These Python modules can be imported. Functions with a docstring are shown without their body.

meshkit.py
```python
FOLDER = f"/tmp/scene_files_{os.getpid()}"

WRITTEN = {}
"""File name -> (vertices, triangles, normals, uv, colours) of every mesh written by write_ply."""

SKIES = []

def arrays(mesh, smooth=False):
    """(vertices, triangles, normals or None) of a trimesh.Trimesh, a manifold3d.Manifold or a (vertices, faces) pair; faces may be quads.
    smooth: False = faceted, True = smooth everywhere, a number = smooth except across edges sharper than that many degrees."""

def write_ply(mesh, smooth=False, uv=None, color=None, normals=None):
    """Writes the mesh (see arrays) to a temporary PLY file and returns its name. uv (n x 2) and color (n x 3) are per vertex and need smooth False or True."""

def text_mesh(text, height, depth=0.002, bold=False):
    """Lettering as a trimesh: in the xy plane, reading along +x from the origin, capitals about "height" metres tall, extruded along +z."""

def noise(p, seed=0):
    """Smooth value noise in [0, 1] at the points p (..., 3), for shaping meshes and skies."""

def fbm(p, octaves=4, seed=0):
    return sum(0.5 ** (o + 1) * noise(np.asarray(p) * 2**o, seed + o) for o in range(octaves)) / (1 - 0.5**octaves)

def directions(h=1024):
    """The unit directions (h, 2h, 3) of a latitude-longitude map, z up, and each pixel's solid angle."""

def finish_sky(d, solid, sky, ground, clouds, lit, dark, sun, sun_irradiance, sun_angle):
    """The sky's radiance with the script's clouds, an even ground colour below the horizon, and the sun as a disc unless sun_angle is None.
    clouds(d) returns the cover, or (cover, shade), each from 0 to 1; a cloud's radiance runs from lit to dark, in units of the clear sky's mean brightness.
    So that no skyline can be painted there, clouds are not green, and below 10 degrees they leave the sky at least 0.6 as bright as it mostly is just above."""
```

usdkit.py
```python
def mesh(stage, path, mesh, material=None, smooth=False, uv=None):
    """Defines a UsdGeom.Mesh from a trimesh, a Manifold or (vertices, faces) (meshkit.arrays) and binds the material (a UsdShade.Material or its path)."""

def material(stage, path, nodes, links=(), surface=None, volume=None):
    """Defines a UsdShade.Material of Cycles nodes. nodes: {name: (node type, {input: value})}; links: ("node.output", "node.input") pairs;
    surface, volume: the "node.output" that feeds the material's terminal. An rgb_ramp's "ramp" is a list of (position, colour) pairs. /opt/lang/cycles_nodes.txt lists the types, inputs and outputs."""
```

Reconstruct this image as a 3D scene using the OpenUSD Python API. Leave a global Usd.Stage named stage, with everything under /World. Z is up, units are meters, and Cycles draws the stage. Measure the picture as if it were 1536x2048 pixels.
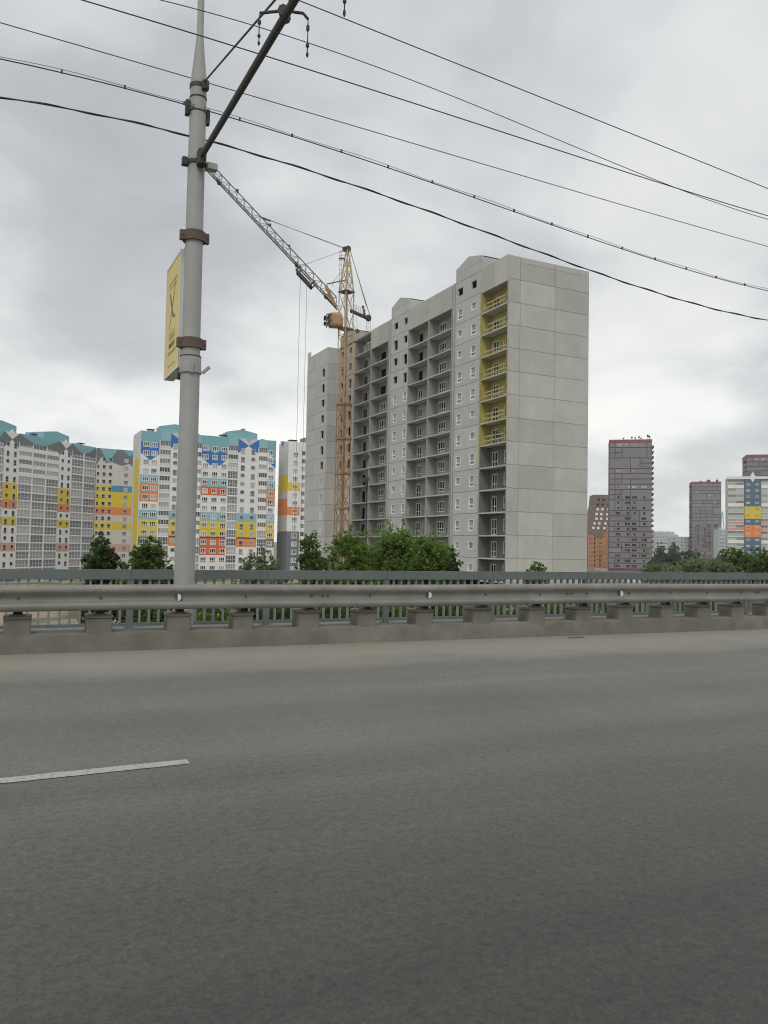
import math, random
import numpy as np, trimesh, usdkit, meshkit
from shapely.geometry import Polygon
from pxr import Usd, UsdGeom, UsdLux, UsdShade, Gf, Sdf

stage = Usd.Stage.CreateInMemory()
UsdGeom.Xform.Define(stage, '/World')
stage.SetDefaultPrim(stage.GetPrimAtPath('/World'))
UsdGeom.Scope.Define(stage, '/World/Looks')
RNG = np.random.default_rng(7)

# ------------------------------------------------------------------ camera, sky, sun, exposure
EYE = (0.0, 0.0, 1.42)
YAW, PITCH, ROLL = math.radians(25.8), math.radians(2.5), math.radians(1.06)
fwd = np.array([math.sin(YAW) * math.cos(PITCH), math.cos(YAW) * math.cos(PITCH), math.sin(PITCH)])
r0 = np.array([math.cos(YAW), -math.sin(YAW), 0.0])
u0 = np.cross(r0, fwd)
rt = r0 * math.cos(ROLL) + u0 * math.sin(ROLL)
up = -r0 * math.sin(ROLL) + u0 * math.cos(ROLL)
cam = UsdGeom.Camera.Define(stage, '/World/camera')
cam.AddTransformOp().Set(Gf.Matrix4d(*rt, 0, *up, 0, *(-fwd), 0, *EYE, 1))
cam.CreateHorizontalApertureAttr(36.0)
cam.CreateVerticalApertureAttr(48.0)
cam.CreateFocalLengthAttr(37.5)
cam.CreateClippingRangeAttr(Gf.Vec2f(0.05, 9000))
cam.CreateExposureAttr(0.0)

SUN_EL, SUN_AZ = math.radians(48), math.radians(215)      # azimuth from +y towards +x
sun = UsdLux.DistantLight.Define(stage, '/World/sun')
sun.CreateIntensityAttr(0.36)
sun.CreateAngleAttr(25.0)
sun.CreateNormalizeAttr(True)
sun.CreateColorAttr(Gf.Vec3f(1.0, 0.97, 0.92))
sun.AddRotateXYZOp().Set(Gf.Vec3f(90 - math.degrees(SUN_EL), 0, 180 - math.degrees(SUN_AZ)))
dome = UsdLux.DomeLight.Define(stage, '/World/sky')
dome.CreateIntensityAttr(1.0)
dome.GetPrim().SetCustomDataByKey('kind', 'structure')
SKY_STRENGTH, CLOUD = 0.13, 6.1
sky_mat = usdkit.material(stage, '/World/Looks/overcast_sky', {
    'tc': ('texture_coordinate', {}),
    'sep': ('separate_xyz', {}),
    'zc': ('math', {'math_type': 'maximum', 'value2': 0.0}),
    'zp': ('math', {'math_type': 'add', 'value2': 0.30}),
    'dx': ('math', {'math_type': 'divide'}), 'dy': ('math', {'math_type': 'divide'}),
    'pl': ('combine_xyz', {'z': 0.0}),
    'mp': ('mapping', {'location': (0.2, 5.3, 1.1), 'scale': (1.0, 1.0, 1.0)}),
    'n1': ('noise_texture', {'scale': 1.15, 'detail': 3.0, 'roughness': 0.45, 'distortion': 0.2}),
    'n2': ('noise_texture', {'scale': 3.4, 'detail': 5.0, 'roughness': 0.5, 'distortion': 0.3}),
    'nm': ('mix_float', {'fac': 0.42}),
    'rp': ('rgb_ramp', {'ramp': [(0.30, (0.56, 0.585, 0.61)), (0.43, (0.70, 0.725, 0.75)), (0.5, (0.86, 0.88, 0.893)), (0.57, (1.0, 1.01, 1.007)), (0.72, (1.13, 1.13, 1.105))]}),
    'er': ('rgb_ramp', {'ramp': [(0.0, (1.36, 1.36, 1.31)), (0.16, (1.24, 1.24, 1.20)), (0.34, (0.98, 0.985, 0.98)), (0.55, (0.95, 0.96, 0.97)), (1.0, (1.15, 1.16, 1.18))]}),
    'mu': ('mix', {'mix_type': 'multiply', 'fac': 1.0}),
    'sc': ('mix', {'mix_type': 'multiply', 'fac': 1.0, 'color2': (CLOUD, CLOUD, CLOUD)}),
    'st': ('sky_texture', {'sky_type': 'single_scattering', 'sun_disc': False, 'sun_elevation': SUN_EL, 'sun_rotation': SUN_AZ}),
    'mx': ('mix', {'mix_type': 'mix', 'fac': 0.95}),
    'bg': ('background_shader', {'strength': SKY_STRENGTH}),
}, [('tc.generated', 'sep.vector'), ('sep.z', 'zc.value1'), ('zc.value', 'zp.value1'), ('sep.x', 'dx.value1'), ('zp.value', 'dx.value2'),
    ('sep.y', 'dy.value1'), ('zp.value', 'dy.value2'), ('dx.value', 'pl.x'), ('dy.value', 'pl.y'), ('pl.vector', 'mp.vector'),
    ('mp.vector', 'n1.vector'), ('mp.vector', 'n2.vector'), ('n1.fac', 'nm.a'), ('n2.fac', 'nm.b'), ('nm.result', 'rp.fac'),
    ('zc.value', 'er.fac'), ('rp.color', 'mu.color1'), ('er.color', 'mu.color2'), ('mu.color', 'sc.color1'),
    ('st.color', 'mx.color1'), ('sc.color', 'mx.color2'), ('mx.color', 'bg.color')], surface='bg.background')
UsdShade.MaterialBindingAPI.Apply(dome.GetPrim()).Bind(sky_mat)

# ------------------------------------------------------------------ helpers
COUNT = {}


def numbered(parent, name):
    k = (parent, name)
    c = COUNT.get(k, 0)
    COUNT[k] = c + 1
    return f'{parent}/{name}' if c == 0 else f'{parent}/{name}_{c:03d}'


class Thing:
    def __init__(s, name, label=None, cat=None, o=(0, 0, 0), group=None, kind=None, rz=0.0):
        s.path, s.o, s.rz = numbered('/World', name), np.array(o, float), math.radians(rz)
        x = UsdGeom.Xform.Define(stage, s.path)
        x.AddTranslateOp().Set(Gf.Vec3d(*map(float, o)))
        if rz:
            x.AddRotateZOp().Set(float(rz))
        p = x.GetPrim()
        for k, v in (('label', label), ('category', cat), ('group', group), ('kind', kind)):
            if v:
                p.SetCustomDataByKey(k, v)

    def local(s, v):
        v = v - s.o
        if s.rz:
            c, t = math.cos(-s.rz), math.sin(-s.rz)
            v = np.stack([v[:, 0] * c - v[:, 1] * t, v[:, 0] * t + v[:, 1] * c, v[:, 2]], 1)
        return v


class Fr:
    """a vertical facade frame: u along it, d outwards, z up (world)."""
    def __init__(s, o, az, z=0.0):
        a = math.radians(az)
        s.o = np.array([o[0], o[1], z], float)
        s.u = np.array([math.sin(a), math.cos(a), 0])
        s.n = np.array([-s.u[1], s.u[0], 0])   # left of u
        s.flip = 1

    def out(s, sign):
        s.n = s.n * sign
        return s

    def p(s, u, d, z):
        return s.o + s.u * u + s.n * d + np.array([0, 0, z])


WORLD = Fr((0, 0), 90)          # u = +x, n = +y
HEX = np.array([[0, 2, 1], [0, 3, 2], [4, 5, 6], [4, 6, 7], [0, 1, 5], [0, 5, 4], [1, 2, 6], [1, 6, 5], [2, 3, 7], [2, 7, 6], [3, 0, 4], [3, 4, 7]])


class MB:
    def __init__(s):
        s.v, s.f, s.n = [], [], 0

    def add(s, v, f):
        s.v.append(np.asarray(v, float))
        s.f.append(np.asarray(f, int) + s.n)
        s.n += len(v)
        return s

    def box(s, fr, u0, u1, d0, d1, z0, z1):
        c = [fr.p(u, d, z) for z in (z0, z1) for u, d in ((u0, d0), (u1, d0), (u1, d1), (u0, d1))]
        return s.add(c, HEX)

    def cbox(s, x0, x1, y0, y1, z0, z1, ch=0.02):
        """a box in world axes with chamfered vertical and top edges"""
        h = ch
        lo = [(x0 + h, y0), (x1 - h, y0), (x1, y0 + h), (x1, y1 - h), (x1 - h, y1), (x0 + h, y1), (x0, y1 - h), (x0, y0 + h)]
        cx, cy = (x0 + x1) / 2, (y0 + y1) / 2
        hi = [(x + (h if x < cx else -h), y + (h if y < cy else -h)) for x, y in lo]
        v = [(x, y, z0) for x, y in lo] + [(x, y, z1 - h) for x, y in lo] + [(x, y, z1) for x, y in hi]
        f = []
        for b in (0, 8):
            for i in range(8):
                j = (i + 1) % 8
                f += [[b + i, b + j, b + 8 + j], [b + i, b + 8 + j, b + 8 + i]]
        for i in range(1, 7):
            f += [[16, 16 + i, 17 + i], [0, i + 1, i]]
        return s.add(v, f)

    def poly(s, fr, pts, d0, d1, holes=()):
        m = trimesh.creation.extrude_polygon(Polygon(pts, holes), d1 - d0, engine='earcut')
        v = m.vertices
        w = fr.o + v[:, :1] * fr.u + (v[:, 2:3] + d0) * fr.n
        w[:, 2] += v[:, 1]
        return s.add(w, m.faces)

    def bar(s, p, q, w, h=None):
        p, q = np.array(p, float), np.array(q, float)
        t = (q - p) / max(np.linalg.norm(q - p), 1e-9)
        a = np.cross(t, [0, 0, 1.0]) if abs(t[2]) < 0.95 else np.cross(t, [1.0, 0, 0])
        a /= np.linalg.norm(a)
        b = np.cross(t, a)
        a, b = a * w / 2, b * (h or w) / 2
        return s.add([p - a - b, p + a - b, p + a + b, p - a + b, q - a - b, q + a - b, q + a + b, q - a + b], HEX)

    def tube(s, pts, r, n=6):
        p = np.asarray(pts, float)
        r = np.broadcast_to(np.asarray(r, float), (len(p),))
        t = np.gradient(p, axis=0)
        t /= np.linalg.norm(t, axis=1, keepdims=True) + 1e-12
        a = np.cross(t, np.where(np.abs(t[:, 2:]) < 0.9, [0, 0, 1.0], [1.0, 0, 0]))
        a /= np.linalg.norm(a, axis=1, keepdims=True) + 1e-12
        b = np.cross(t, a)
        g = np.arange(n) * 2 * np.pi / n
        v = p[:, None] + r[:, None, None] * (np.cos(g)[None, :, None] * a[:, None] + np.sin(g)[None, :, None] * b[:, None])
        m = len(p)
        i, j = np.meshgrid(np.arange(m - 1), np.arange(n), indexing='ij')
        q = np.stack([i * n + j, i * n + (j + 1) % n, (i + 1) * n + (j + 1) % n, (i + 1) * n + j], -1).reshape(-1, 4)
        f = np.vstack([q[:, [0, 1, 2]], q[:, [0, 2, 3]]])
        v = np.vstack([v.reshape(-1, 3), p[:1], p[-1:]])
        k = np.arange(n)
        caps = np.vstack([np.stack([(k + 1) % n, k, np.full(n, m * n)], 1), np.stack([(m - 1) * n + k, (m - 1) * n + (k + 1) % n, np.full(n, m * n + 1)], 1)])
        return s.add(v, np.vstack([f, caps]))

    def ring(s, c, r_in, r_out, h, n=20):
        m = trimesh.creation.annulus(r_in, r_out, h, sections=n)
        return s.add(m.vertices + np.array(c), m.faces)

    def put(s, name, mat, parent, smooth=False, kind=None, label=None):
        """parent: a Thing, or (Thing, path of the part) for a sub-part"""
        th, base = parent if isinstance(parent, tuple) else (parent, parent.path)
        path = numbered(base, name)
        m = usdkit.mesh(stage, path, (th.local(np.vstack(s.v)), np.vstack(s.f)), MATS[mat], smooth=smooth)
        if kind:
            m.GetPrim().SetCustomDataByKey('kind', kind)
        if label:
            m.GetPrim().SetCustomDataByKey('label', label)
        return (th, path)


MATS = {}


def mat(name, col, rough=0.85, var=0.12, scale=1.5, rnd=0.0, metal=0.0, bump=0.0, bscale=40, spec=0.3, streak=0.0, streak_col=None, island=0.0):
    """plain surface: base colour with noise wear, a tone per object, optional vertical streaks and fine relief (world position)."""
    n = {'g': ('geometry', {}), 'n1': ('noise_texture', {'scale': scale, 'detail': 5.0, 'roughness': 0.6}),
         'r1': ('rgb_ramp', {'ramp': [(0.25, (1 - var,) * 3), (0.75, (1 + var * 0.6,) * 3)]}),
         'c': ('color', {'value': col}), 'm1': ('mix', {'mix_type': 'multiply', 'fac': 1.0}),
         'p': ('principled_bsdf', {'roughness': rough, 'metallic': metal, 'specular_ior_level': spec})}
    l = [('g.position', 'n1.vector'), ('n1.fac', 'r1.fac'), ('c.color', 'm1.color1'), ('r1.color', 'm1.color2')]
    last = 'm1.color'
    if rnd:
        n['o'] = ('object_info', {})
        n['r2'] = ('rgb_ramp', {'ramp': [(0.0, (1 - rnd,) * 3), (1.0, (1 + rnd,) * 3)]})
        n['m2'] = ('mix', {'mix_type': 'multiply', 'fac': 1.0})
        l += [('o.random', 'r2.fac'), (last, 'm2.color1'), ('r2.color', 'm2.color2')]
        last = 'm2.color'
    if streak:
        n['mp'] = ('mapping', {'scale': (1.3, 1.3, 0.16)})
        n['n3'] = ('noise_texture', {'scale': 1.0, 'detail': 4.0, 'roughness': 0.6})
        n['r3'] = ('rgb_ramp', {'ramp': [(0.42, (0, 0, 0)), (0.72, (streak,) * 3)]})
        n['m3'] = ('mix', {'mix_type': 'mix', 'color2': streak_col or tuple(c * 0.6 for c in col)})
        l += [('g.position', 'mp.vector'), ('mp.vector', 'n3.vector'), ('n3.fac', 'r3.fac'), ('r3.color', 'm3.fac'), (last, 'm3.color1')]
        last = 'm3.color'
    if bump:
        n['n4'] = ('noise_texture', {'scale': bscale, 'detail': 3.0})
        n['b'] = ('bump', {'strength': bump, 'distance': 0.01})
        l += [('g.position', 'n4.vector'), ('n4.fac', 'b.height'), ('b.normal', 'p.normal')]
    l.append((last, 'p.base_color'))
    MATS[name] = usdkit.material(stage, f'/World/Looks/{name}', n, l, surface='p.BSDF')


def glass(name, lo, hi, rough=0.12, spec=0.4):
    MATS[name] = usdkit.material(stage, f'/World/Looks/{name}', {
        'o': ('object_info', {}), 'r': ('rgb_ramp', {'ramp': [(0.0, lo), (0.55, tuple((a * 2 + b) / 3 for a, b in zip(lo, hi))), (1.0, hi)]}),
        'p': ('principled_bsdf', {'roughness': rough, 'specular_ior_level': spec})},
        [('o.random', 'r.fac'), ('r.color', 'p.base_color')], surface='p.BSDF')


def leaf(name, lo, hi, trans=0.55):
    MATS[name] = usdkit.material(stage, f'/World/Looks/{name}', {
        'g': ('geometry', {}), 'n': ('noise_texture', {'scale': 0.9, 'detail': 2.0}), 'a': ('mix_float', {'fac': 0.45}),
        'r': ('rgb_ramp', {'ramp': [(0.1, lo), (0.55, tuple((x + y) / 2 for x, y in zip(lo, hi))), (0.95, hi)]}),
        'p': ('principled_bsdf', {'roughness': 0.5, 'specular_ior_level': 0.35}), 't': ('translucent_bsdf', {}), 'm': ('mix_closure', {'fac': trans})},
        [('g.position', 'n.vector'), ('g.random_per_island', 'a.a'), ('n.fac', 'a.b'), ('a.result', 'r.fac'), ('r.color', 'p.base_color'), ('r.color', 't.color'),
         ('p.BSDF', 'm.closure1'), ('t.BSDF', 'm.closure2')], surface='m.closure')


# concrete and road
mat('panel_concrete', (0.45, 0.45, 0.415), 0.9, 0.10, 0.5, rnd=0.10, bump=0.2, streak=0.3, streak_col=(0.36, 0.36, 0.33))
mat('facade_concrete', (0.46, 0.465, 0.45), 0.9, 0.10, 0.6, rnd=0.05, bump=0.2, streak=0.2, streak_col=(0.38, 0.38, 0.365))
mat('warm_concrete', (0.42, 0.36, 0.32), 0.9, 0.12, 0.6, rnd=0.05, bump=0.2)
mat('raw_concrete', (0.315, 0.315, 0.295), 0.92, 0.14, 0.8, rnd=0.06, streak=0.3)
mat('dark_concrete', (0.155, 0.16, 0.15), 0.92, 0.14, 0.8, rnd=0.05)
mat('shade_dark_interior', (0.028, 0.027, 0.025), 0.95, 0.15, 0.8)  # concrete inside the rooms, coloured near black to paint in their shade
mat('joint_mortar', (0.17, 0.17, 0.16), 0.95)
mat('slab_edge', (0.45, 0.45, 0.42), 0.9, 0.12, 1.0, rnd=0.06)
mat('insulation_yellow', (0.40, 0.355, 0.11), 0.9, 0.16, 1.6, rnd=0.08)
mat('timber', (0.50, 0.40, 0.24), 0.8, 0.2, 6)
mat('window_white', (0.74, 0.75, 0.75), 0.45, 0.04)
mat('window_film', (0.30, 0.305, 0.30), 0.35, 0.10, 3, rnd=0.10)
mat('kerb_concrete', (0.178, 0.169, 0.14), 0.95, 0.30, 3.0, bump=0.5, streak=0.4, streak_col=(0.15, 0.14, 0.115), rnd=0.06)
mat('walkway_concrete', (0.24, 0.235, 0.21), 0.95, 0.2, 3.0, bump=0.4)
mat('deck_concrete', (0.22, 0.215, 0.2), 0.95, 0.2, 1.0)
mat('galvanised', (0.235, 0.232, 0.208), 0.55, 0.22, 2.5, metal=0.25, streak=0.3, streak_col=(0.17, 0.155, 0.125))
mat('post_steel', (0.09, 0.085, 0.075), 0.7, 0.2, 4)
mat('railing_paint', (0.125, 0.145, 0.142), 0.6, 0.16, 2.0, streak=0.25, streak_col=(0.13, 0.13, 0.11), rnd=0.05)
mat('baluster_paint', (0.20, 0.21, 0.195), 0.65, 0.16, 2.0, rnd=0.12)
mat('reflector', (0.6, 0.6, 0.58), 0.3, 0.08)
mat('pole_paint', (0.33, 0.33, 0.315), 0.6, 0.14, 2.2, streak=0.3, streak_col=(0.27, 0.265, 0.25), bump=0.15)
mat('bracket_rust', (0.125, 0.095, 0.075), 0.85, 0.3, 9)
mat('dark_steel', (0.055, 0.055, 0.055), 0.6, 0.2, 5)
mat('cable', (0.055, 0.055, 0.056), 0.6, 0.1)
mat('sign_yellow', (0.62, 0.475, 0.10), 0.4, 0.06, 1.5)
mat('sign_frame', (0.62, 0.62, 0.60), 0.5, 0.08)
mat('sign_print', (0.11, 0.10, 0.06), 0.5, 0.05)
mat('sign_print_faint', (0.27, 0.23, 0.09), 0.5, 0.05)
mat('crane_pale', (0.46, 0.355, 0.19), 0.6, 0.2, 1.5)
mat('crane_rust', (0.34, 0.20, 0.09), 0.7, 0.25, 1.5)
mat('crane_grey', (0.12, 0.12, 0.118), 0.6, 0.15, 1.5)
mat('cab_brown', (0.36, 0.22, 0.11), 0.55, 0.2, 1.5)
mat('cab_grey', (0.24, 0.24, 0.25), 0.55, 0.2, 2)
# far facades
mat('white_wall', (0.72, 0.715, 0.69), 0.8, 0.05, 0.3, rnd=0.02)
mat('beige_wall', (0.58, 0.53, 0.47), 0.8, 0.05, 0.3, rnd=0.02)
mat('teal_wall', (0.19, 0.39, 0.43), 0.7, 0.05, 0.3)
mat('light_teal_wall', (0.25, 0.45, 0.50), 0.7, 0.05, 0.3)
mat('blue_wall', (0.04, 0.15, 0.44), 0.7, 0.05, 0.3)
mat('azure_wall', (0.07, 0.26, 0.45), 0.7, 0.05, 0.3)
mat('orange_wall', (0.70, 0.24, 0.07), 0.75, 0.05, 0.3)
mat('red_orange_wall', (0.66, 0.13, 0.035), 0.75, 0.05, 0.3)
mat('yellow_wall', (0.66, 0.50, 0.045), 0.75, 0.05, 0.3)
mat('pink_wall', (0.55, 0.33, 0.27), 0.75, 0.05, 0.3)
mat('grey_wall', (0.155, 0.165, 0.17), 0.75, 0.05, 0.3)
mat('slate_wall', (0.11, 0.155, 0.20), 0.75, 0.05, 0.3)
mat('dark_band', (0.09, 0.075, 0.07), 0.8, 0.05, 0.3)
mat('pale_grey_wall', (0.56, 0.56, 0.55), 0.8, 0.05, 0.3)
mat('pale_green_wall', (0.42, 0.46, 0.42), 0.8, 0.06, 0.3)
mat('tower_panel', (0.205, 0.19, 0.196), 0.6, 0.06, 0.2, rnd=0.14)
mat('tower_panel_bluish', (0.195, 0.20, 0.21), 0.5, 0.06, 0.2, rnd=0.10)
mat('tower_joint', (0.15, 0.085, 0.092), 0.8, 0.1, 0.3)
mat('tower_cap', (0.27, 0.075, 0.085), 0.8, 0.1, 0.3)
mat('brick_orange', (0.42, 0.21, 0.09), 0.85, 0.16, 0.5, rnd=0.05)
mat('brick_pink', (0.40, 0.19, 0.13), 0.85, 0.12, 0.5, rnd=0.05)
mat('brick_brown', (0.185, 0.138, 0.115), 0.85, 0.12, 0.5)
mat('far_wall', (0.44, 0.47, 0.46), 0.8, 0.06, 0.2)
mat('vent_metal', (0.22, 0.22, 0.22), 0.6, 0.1)
glass('pane_dark', (0.008, 0.009, 0.010), (0.06, 0.06, 0.058), 0.3, 0.22)
glass('pane_mixed', (0.05, 0.052, 0.055), (0.42, 0.42, 0.41))
glass('pane_curtain', (0.13, 0.135, 0.14), (0.42, 0.42, 0.41))
mat('opening_black', (0.012, 0.012, 0.011), 0.95, 0.02)
# vegetation, earth
leaf('leaf_green', (0.07, 0.125, 0.022), (0.23, 0.31, 0.085))
leaf('leaf_bright', (0.12, 0.20, 0.03), (0.30, 0.41, 0.10))
leaf('leaf_dark', (0.045, 0.08, 0.018), (0.19, 0.25, 0.085))
leaf('leaf_grey', (0.15, 0.19, 0.09), (0.40, 0.44, 0.30))
leaf('leaf_far', (0.05, 0.085, 0.045), (0.13, 0.17, 0.09))
mat('bark', (0.10, 0.085, 0.065), 0.9, 0.25, 8)
mat('car_white', (0.62, 0.62, 0.62), 0.3, 0.03)
mat('car_silver', (0.36, 0.37, 0.38), 0.3, 0.03, metal=0.4)
mat('car_dark', (0.03, 0.032, 0.04), 0.3, 0.03)
mat('car_red', (0.22, 0.03, 0.03), 0.3, 0.03)
mat('tyre', (0.02, 0.02, 0.02), 0.9, 0.1)
mat('skin', (0.42, 0.26, 0.19), 0.6, 0.05)
mat('work_clothes', (0.03, 0.032, 0.036), 0.9, 0.1)
mat('work_trousers', (0.30, 0.29, 0.26), 0.9, 0.1)
mat('blue_shelter', (0.05, 0.20, 0.42), 0.6, 0.05)

# asphalt: aggregate speckle, worn lighter wheel bands along the road, patches
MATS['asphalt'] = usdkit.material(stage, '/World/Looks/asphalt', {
    'g': ('geometry', {}), 'rot': ('mapping', {'rotation': (0, 0, math.radians(2.0))}),
    'long': ('mapping', {'scale': (0.04, 0.85, 1.0)}), 'nl': ('noise_texture', {'scale': 1.0, 'detail': 4.0, 'roughness': 0.55}),
    'rl': ('rgb_ramp', {'ramp': [(0.3, (0.76, 0.76, 0.76)), (0.7, (1.2, 1.19, 1.16))]}),
    'np': ('noise_texture', {'scale': 0.6, 'detail': 5.0, 'roughness': 0.65}), 'rp': ('rgb_ramp', {'ramp': [(0.3, (0.88, 0.88, 0.88)), (0.7, (1.10, 1.10, 1.10))]}),
    'v': ('voronoi_texture', {'scale': 85.0}), 'rv': ('rgb_ramp', {'ramp': [(0.0, (0.75, 0.75, 0.75)), (0.5, (1.0, 1.0, 1.0)), (1.0, (1.25, 1.24, 1.2))]}), 'sv': ('separate_color', {}),
    'n3': ('noise_texture', {'scale': 22.0, 'detail': 5.0, 'roughness': 0.7}), 'r3': ('rgb_ramp', {'ramp': [(0.32, (0.68, 0.68, 0.68)), (0.5, (1, 1, 1)), (0.70, (1.16, 1.16, 1.14))]}),
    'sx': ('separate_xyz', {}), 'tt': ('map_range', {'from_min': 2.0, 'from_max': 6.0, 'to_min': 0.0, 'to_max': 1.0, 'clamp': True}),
    'c0': ('color', {'value': (0.046, 0.046, 0.041)}), 'c1': ('color', {'value': (0.138, 0.136, 0.121)}),  # near darker, far lighter: glancing sheen and vignette painted into the colour
    'td': ('map_range', {'from_min': 9.3, 'from_max': 10.5, 'to_min': 0.0, 'to_max': 0.95, 'clamp': True}), 'tn': ('math', {'math_type': 'multiply_add', 'value2': 1.3}), 'cd': ('color', {'value': (0.25, 0.232, 0.188)}), 'md': ('mix', {'mix_type': 'mix'}), 'c': ('mix', {'mix_type': 'mix'}),
    'm1': ('mix', {'mix_type': 'multiply', 'fac': 1.0}), 'm2': ('mix', {'mix_type': 'multiply', 'fac': 1.0}), 'm3': ('mix', {'mix_type': 'multiply', 'fac': 0.8}), 'm4': ('mix', {'mix_type': 'multiply', 'fac': 0.9}),
    'bh': ('math', {'math_type': 'add'}), 'b': ('bump', {'strength': 0.5, 'distance': 0.014}),
    'p': ('principled_bsdf', {'roughness': 0.68, 'specular_ior_level': 0.5})},
    [('g.position', 'rot.vector'), ('rot.vector', 'long.vector'), ('long.vector', 'nl.vector'), ('nl.fac', 'rl.fac'), ('g.position', 'np.vector'), ('np.fac', 'rp.fac'),
     ('g.position', 'v.vector'), ('v.color', 'sv.color'), ('sv.r', 'rv.fac'), ('g.position', 'n3.vector'), ('n3.fac', 'r3.fac'),
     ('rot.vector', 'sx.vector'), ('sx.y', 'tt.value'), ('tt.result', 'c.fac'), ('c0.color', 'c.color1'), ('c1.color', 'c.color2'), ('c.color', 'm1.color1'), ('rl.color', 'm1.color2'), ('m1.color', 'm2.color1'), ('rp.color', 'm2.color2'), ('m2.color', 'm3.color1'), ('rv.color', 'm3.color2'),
     ('m3.color', 'm4.color1'), ('r3.color', 'm4.color2'), ('np.fac', 'tn.value1'), ('sx.y', 'tn.value3'), ('tn.value', 'td.value'), ('td.result', 'md.fac'), ('m4.color', 'md.color1'), ('cd.color', 'md.color2'), ('md.color', 'p.base_color'),
     ('sv.r', 'bh.value1'), ('n3.fac', 'bh.value2'), ('bh.value', 'b.height'), ('b.normal', 'p.normal')], surface='p.BSDF')
mat('road_dust', (0.235, 0.218, 0.176), 0.95, 0.16, 3.5, bump=0.3)
MATS['lane_paint'] = usdkit.material(stage, '/World/Looks/lane_paint', {
    'g': ('geometry', {}), 'n': ('noise_texture', {'scale': 35.0, 'detail': 5.0, 'roughness': 0.7}), 'r': ('rgb_ramp', {'ramp': [(0.33, (0.15, 0.145, 0.135)), (0.46, (0.34, 0.335, 0.315)), (0.8, (0.45, 0.445, 0.42))]}),
    'p': ('principled_bsdf', {'roughness': 0.75})}, [('g.position', 'n.vector'), ('n.fac', 'r.fac'), ('r.color', 'p.base_color')], surface='p.BSDF')
MATS['ground_earth'] = usdkit.material(stage, '/World/Looks/ground_earth', {
    'g': ('geometry', {}), 'n1': ('noise_texture', {'scale': 0.045, 'detail': 6.0, 'roughness': 0.6}), 'n2': ('noise_texture', {'scale': 1.1, 'detail': 6.0, 'roughness': 0.65}),
    'r1': ('rgb_ramp', {'ramp': [(0.40, (0.30, 0.235, 0.155)), (0.50, (0.24, 0.20, 0.135)), (0.54, (0.07, 0.085, 0.03)), (0.75, (0.05, 0.075, 0.022))]}),
    'r2': ('rgb_ramp', {'ramp': [(0.3, (0.7, 0.7, 0.7)), (0.7, (1.2, 1.2, 1.2))]}), 'm': ('mix', {'mix_type': 'multiply', 'fac': 1.0}),
    'p': ('principled_bsdf', {'roughness': 0.95})},
    [('g.position', 'n1.vector'), ('g.position', 'n2.vector'), ('n1.fac', 'r1.fac'), ('n2.fac', 'r2.fac'), ('r1.color', 'm.color1'), ('r2.color', 'm.color2'), ('m.color', 'p.base_color')], surface='p.BSDF')

# ------------------------------------------------------------------ road frame: s along the road to the right, t across it away from the camera
RA = -2.0
ROAD = Fr((0, 0), 90 - RA)
if ROAD.n[1] < 0:
    ROAD.out(-1)


def R(s, t, z):
    return ROAD.p(s, t, z)


T_KERB = 11.0

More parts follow.
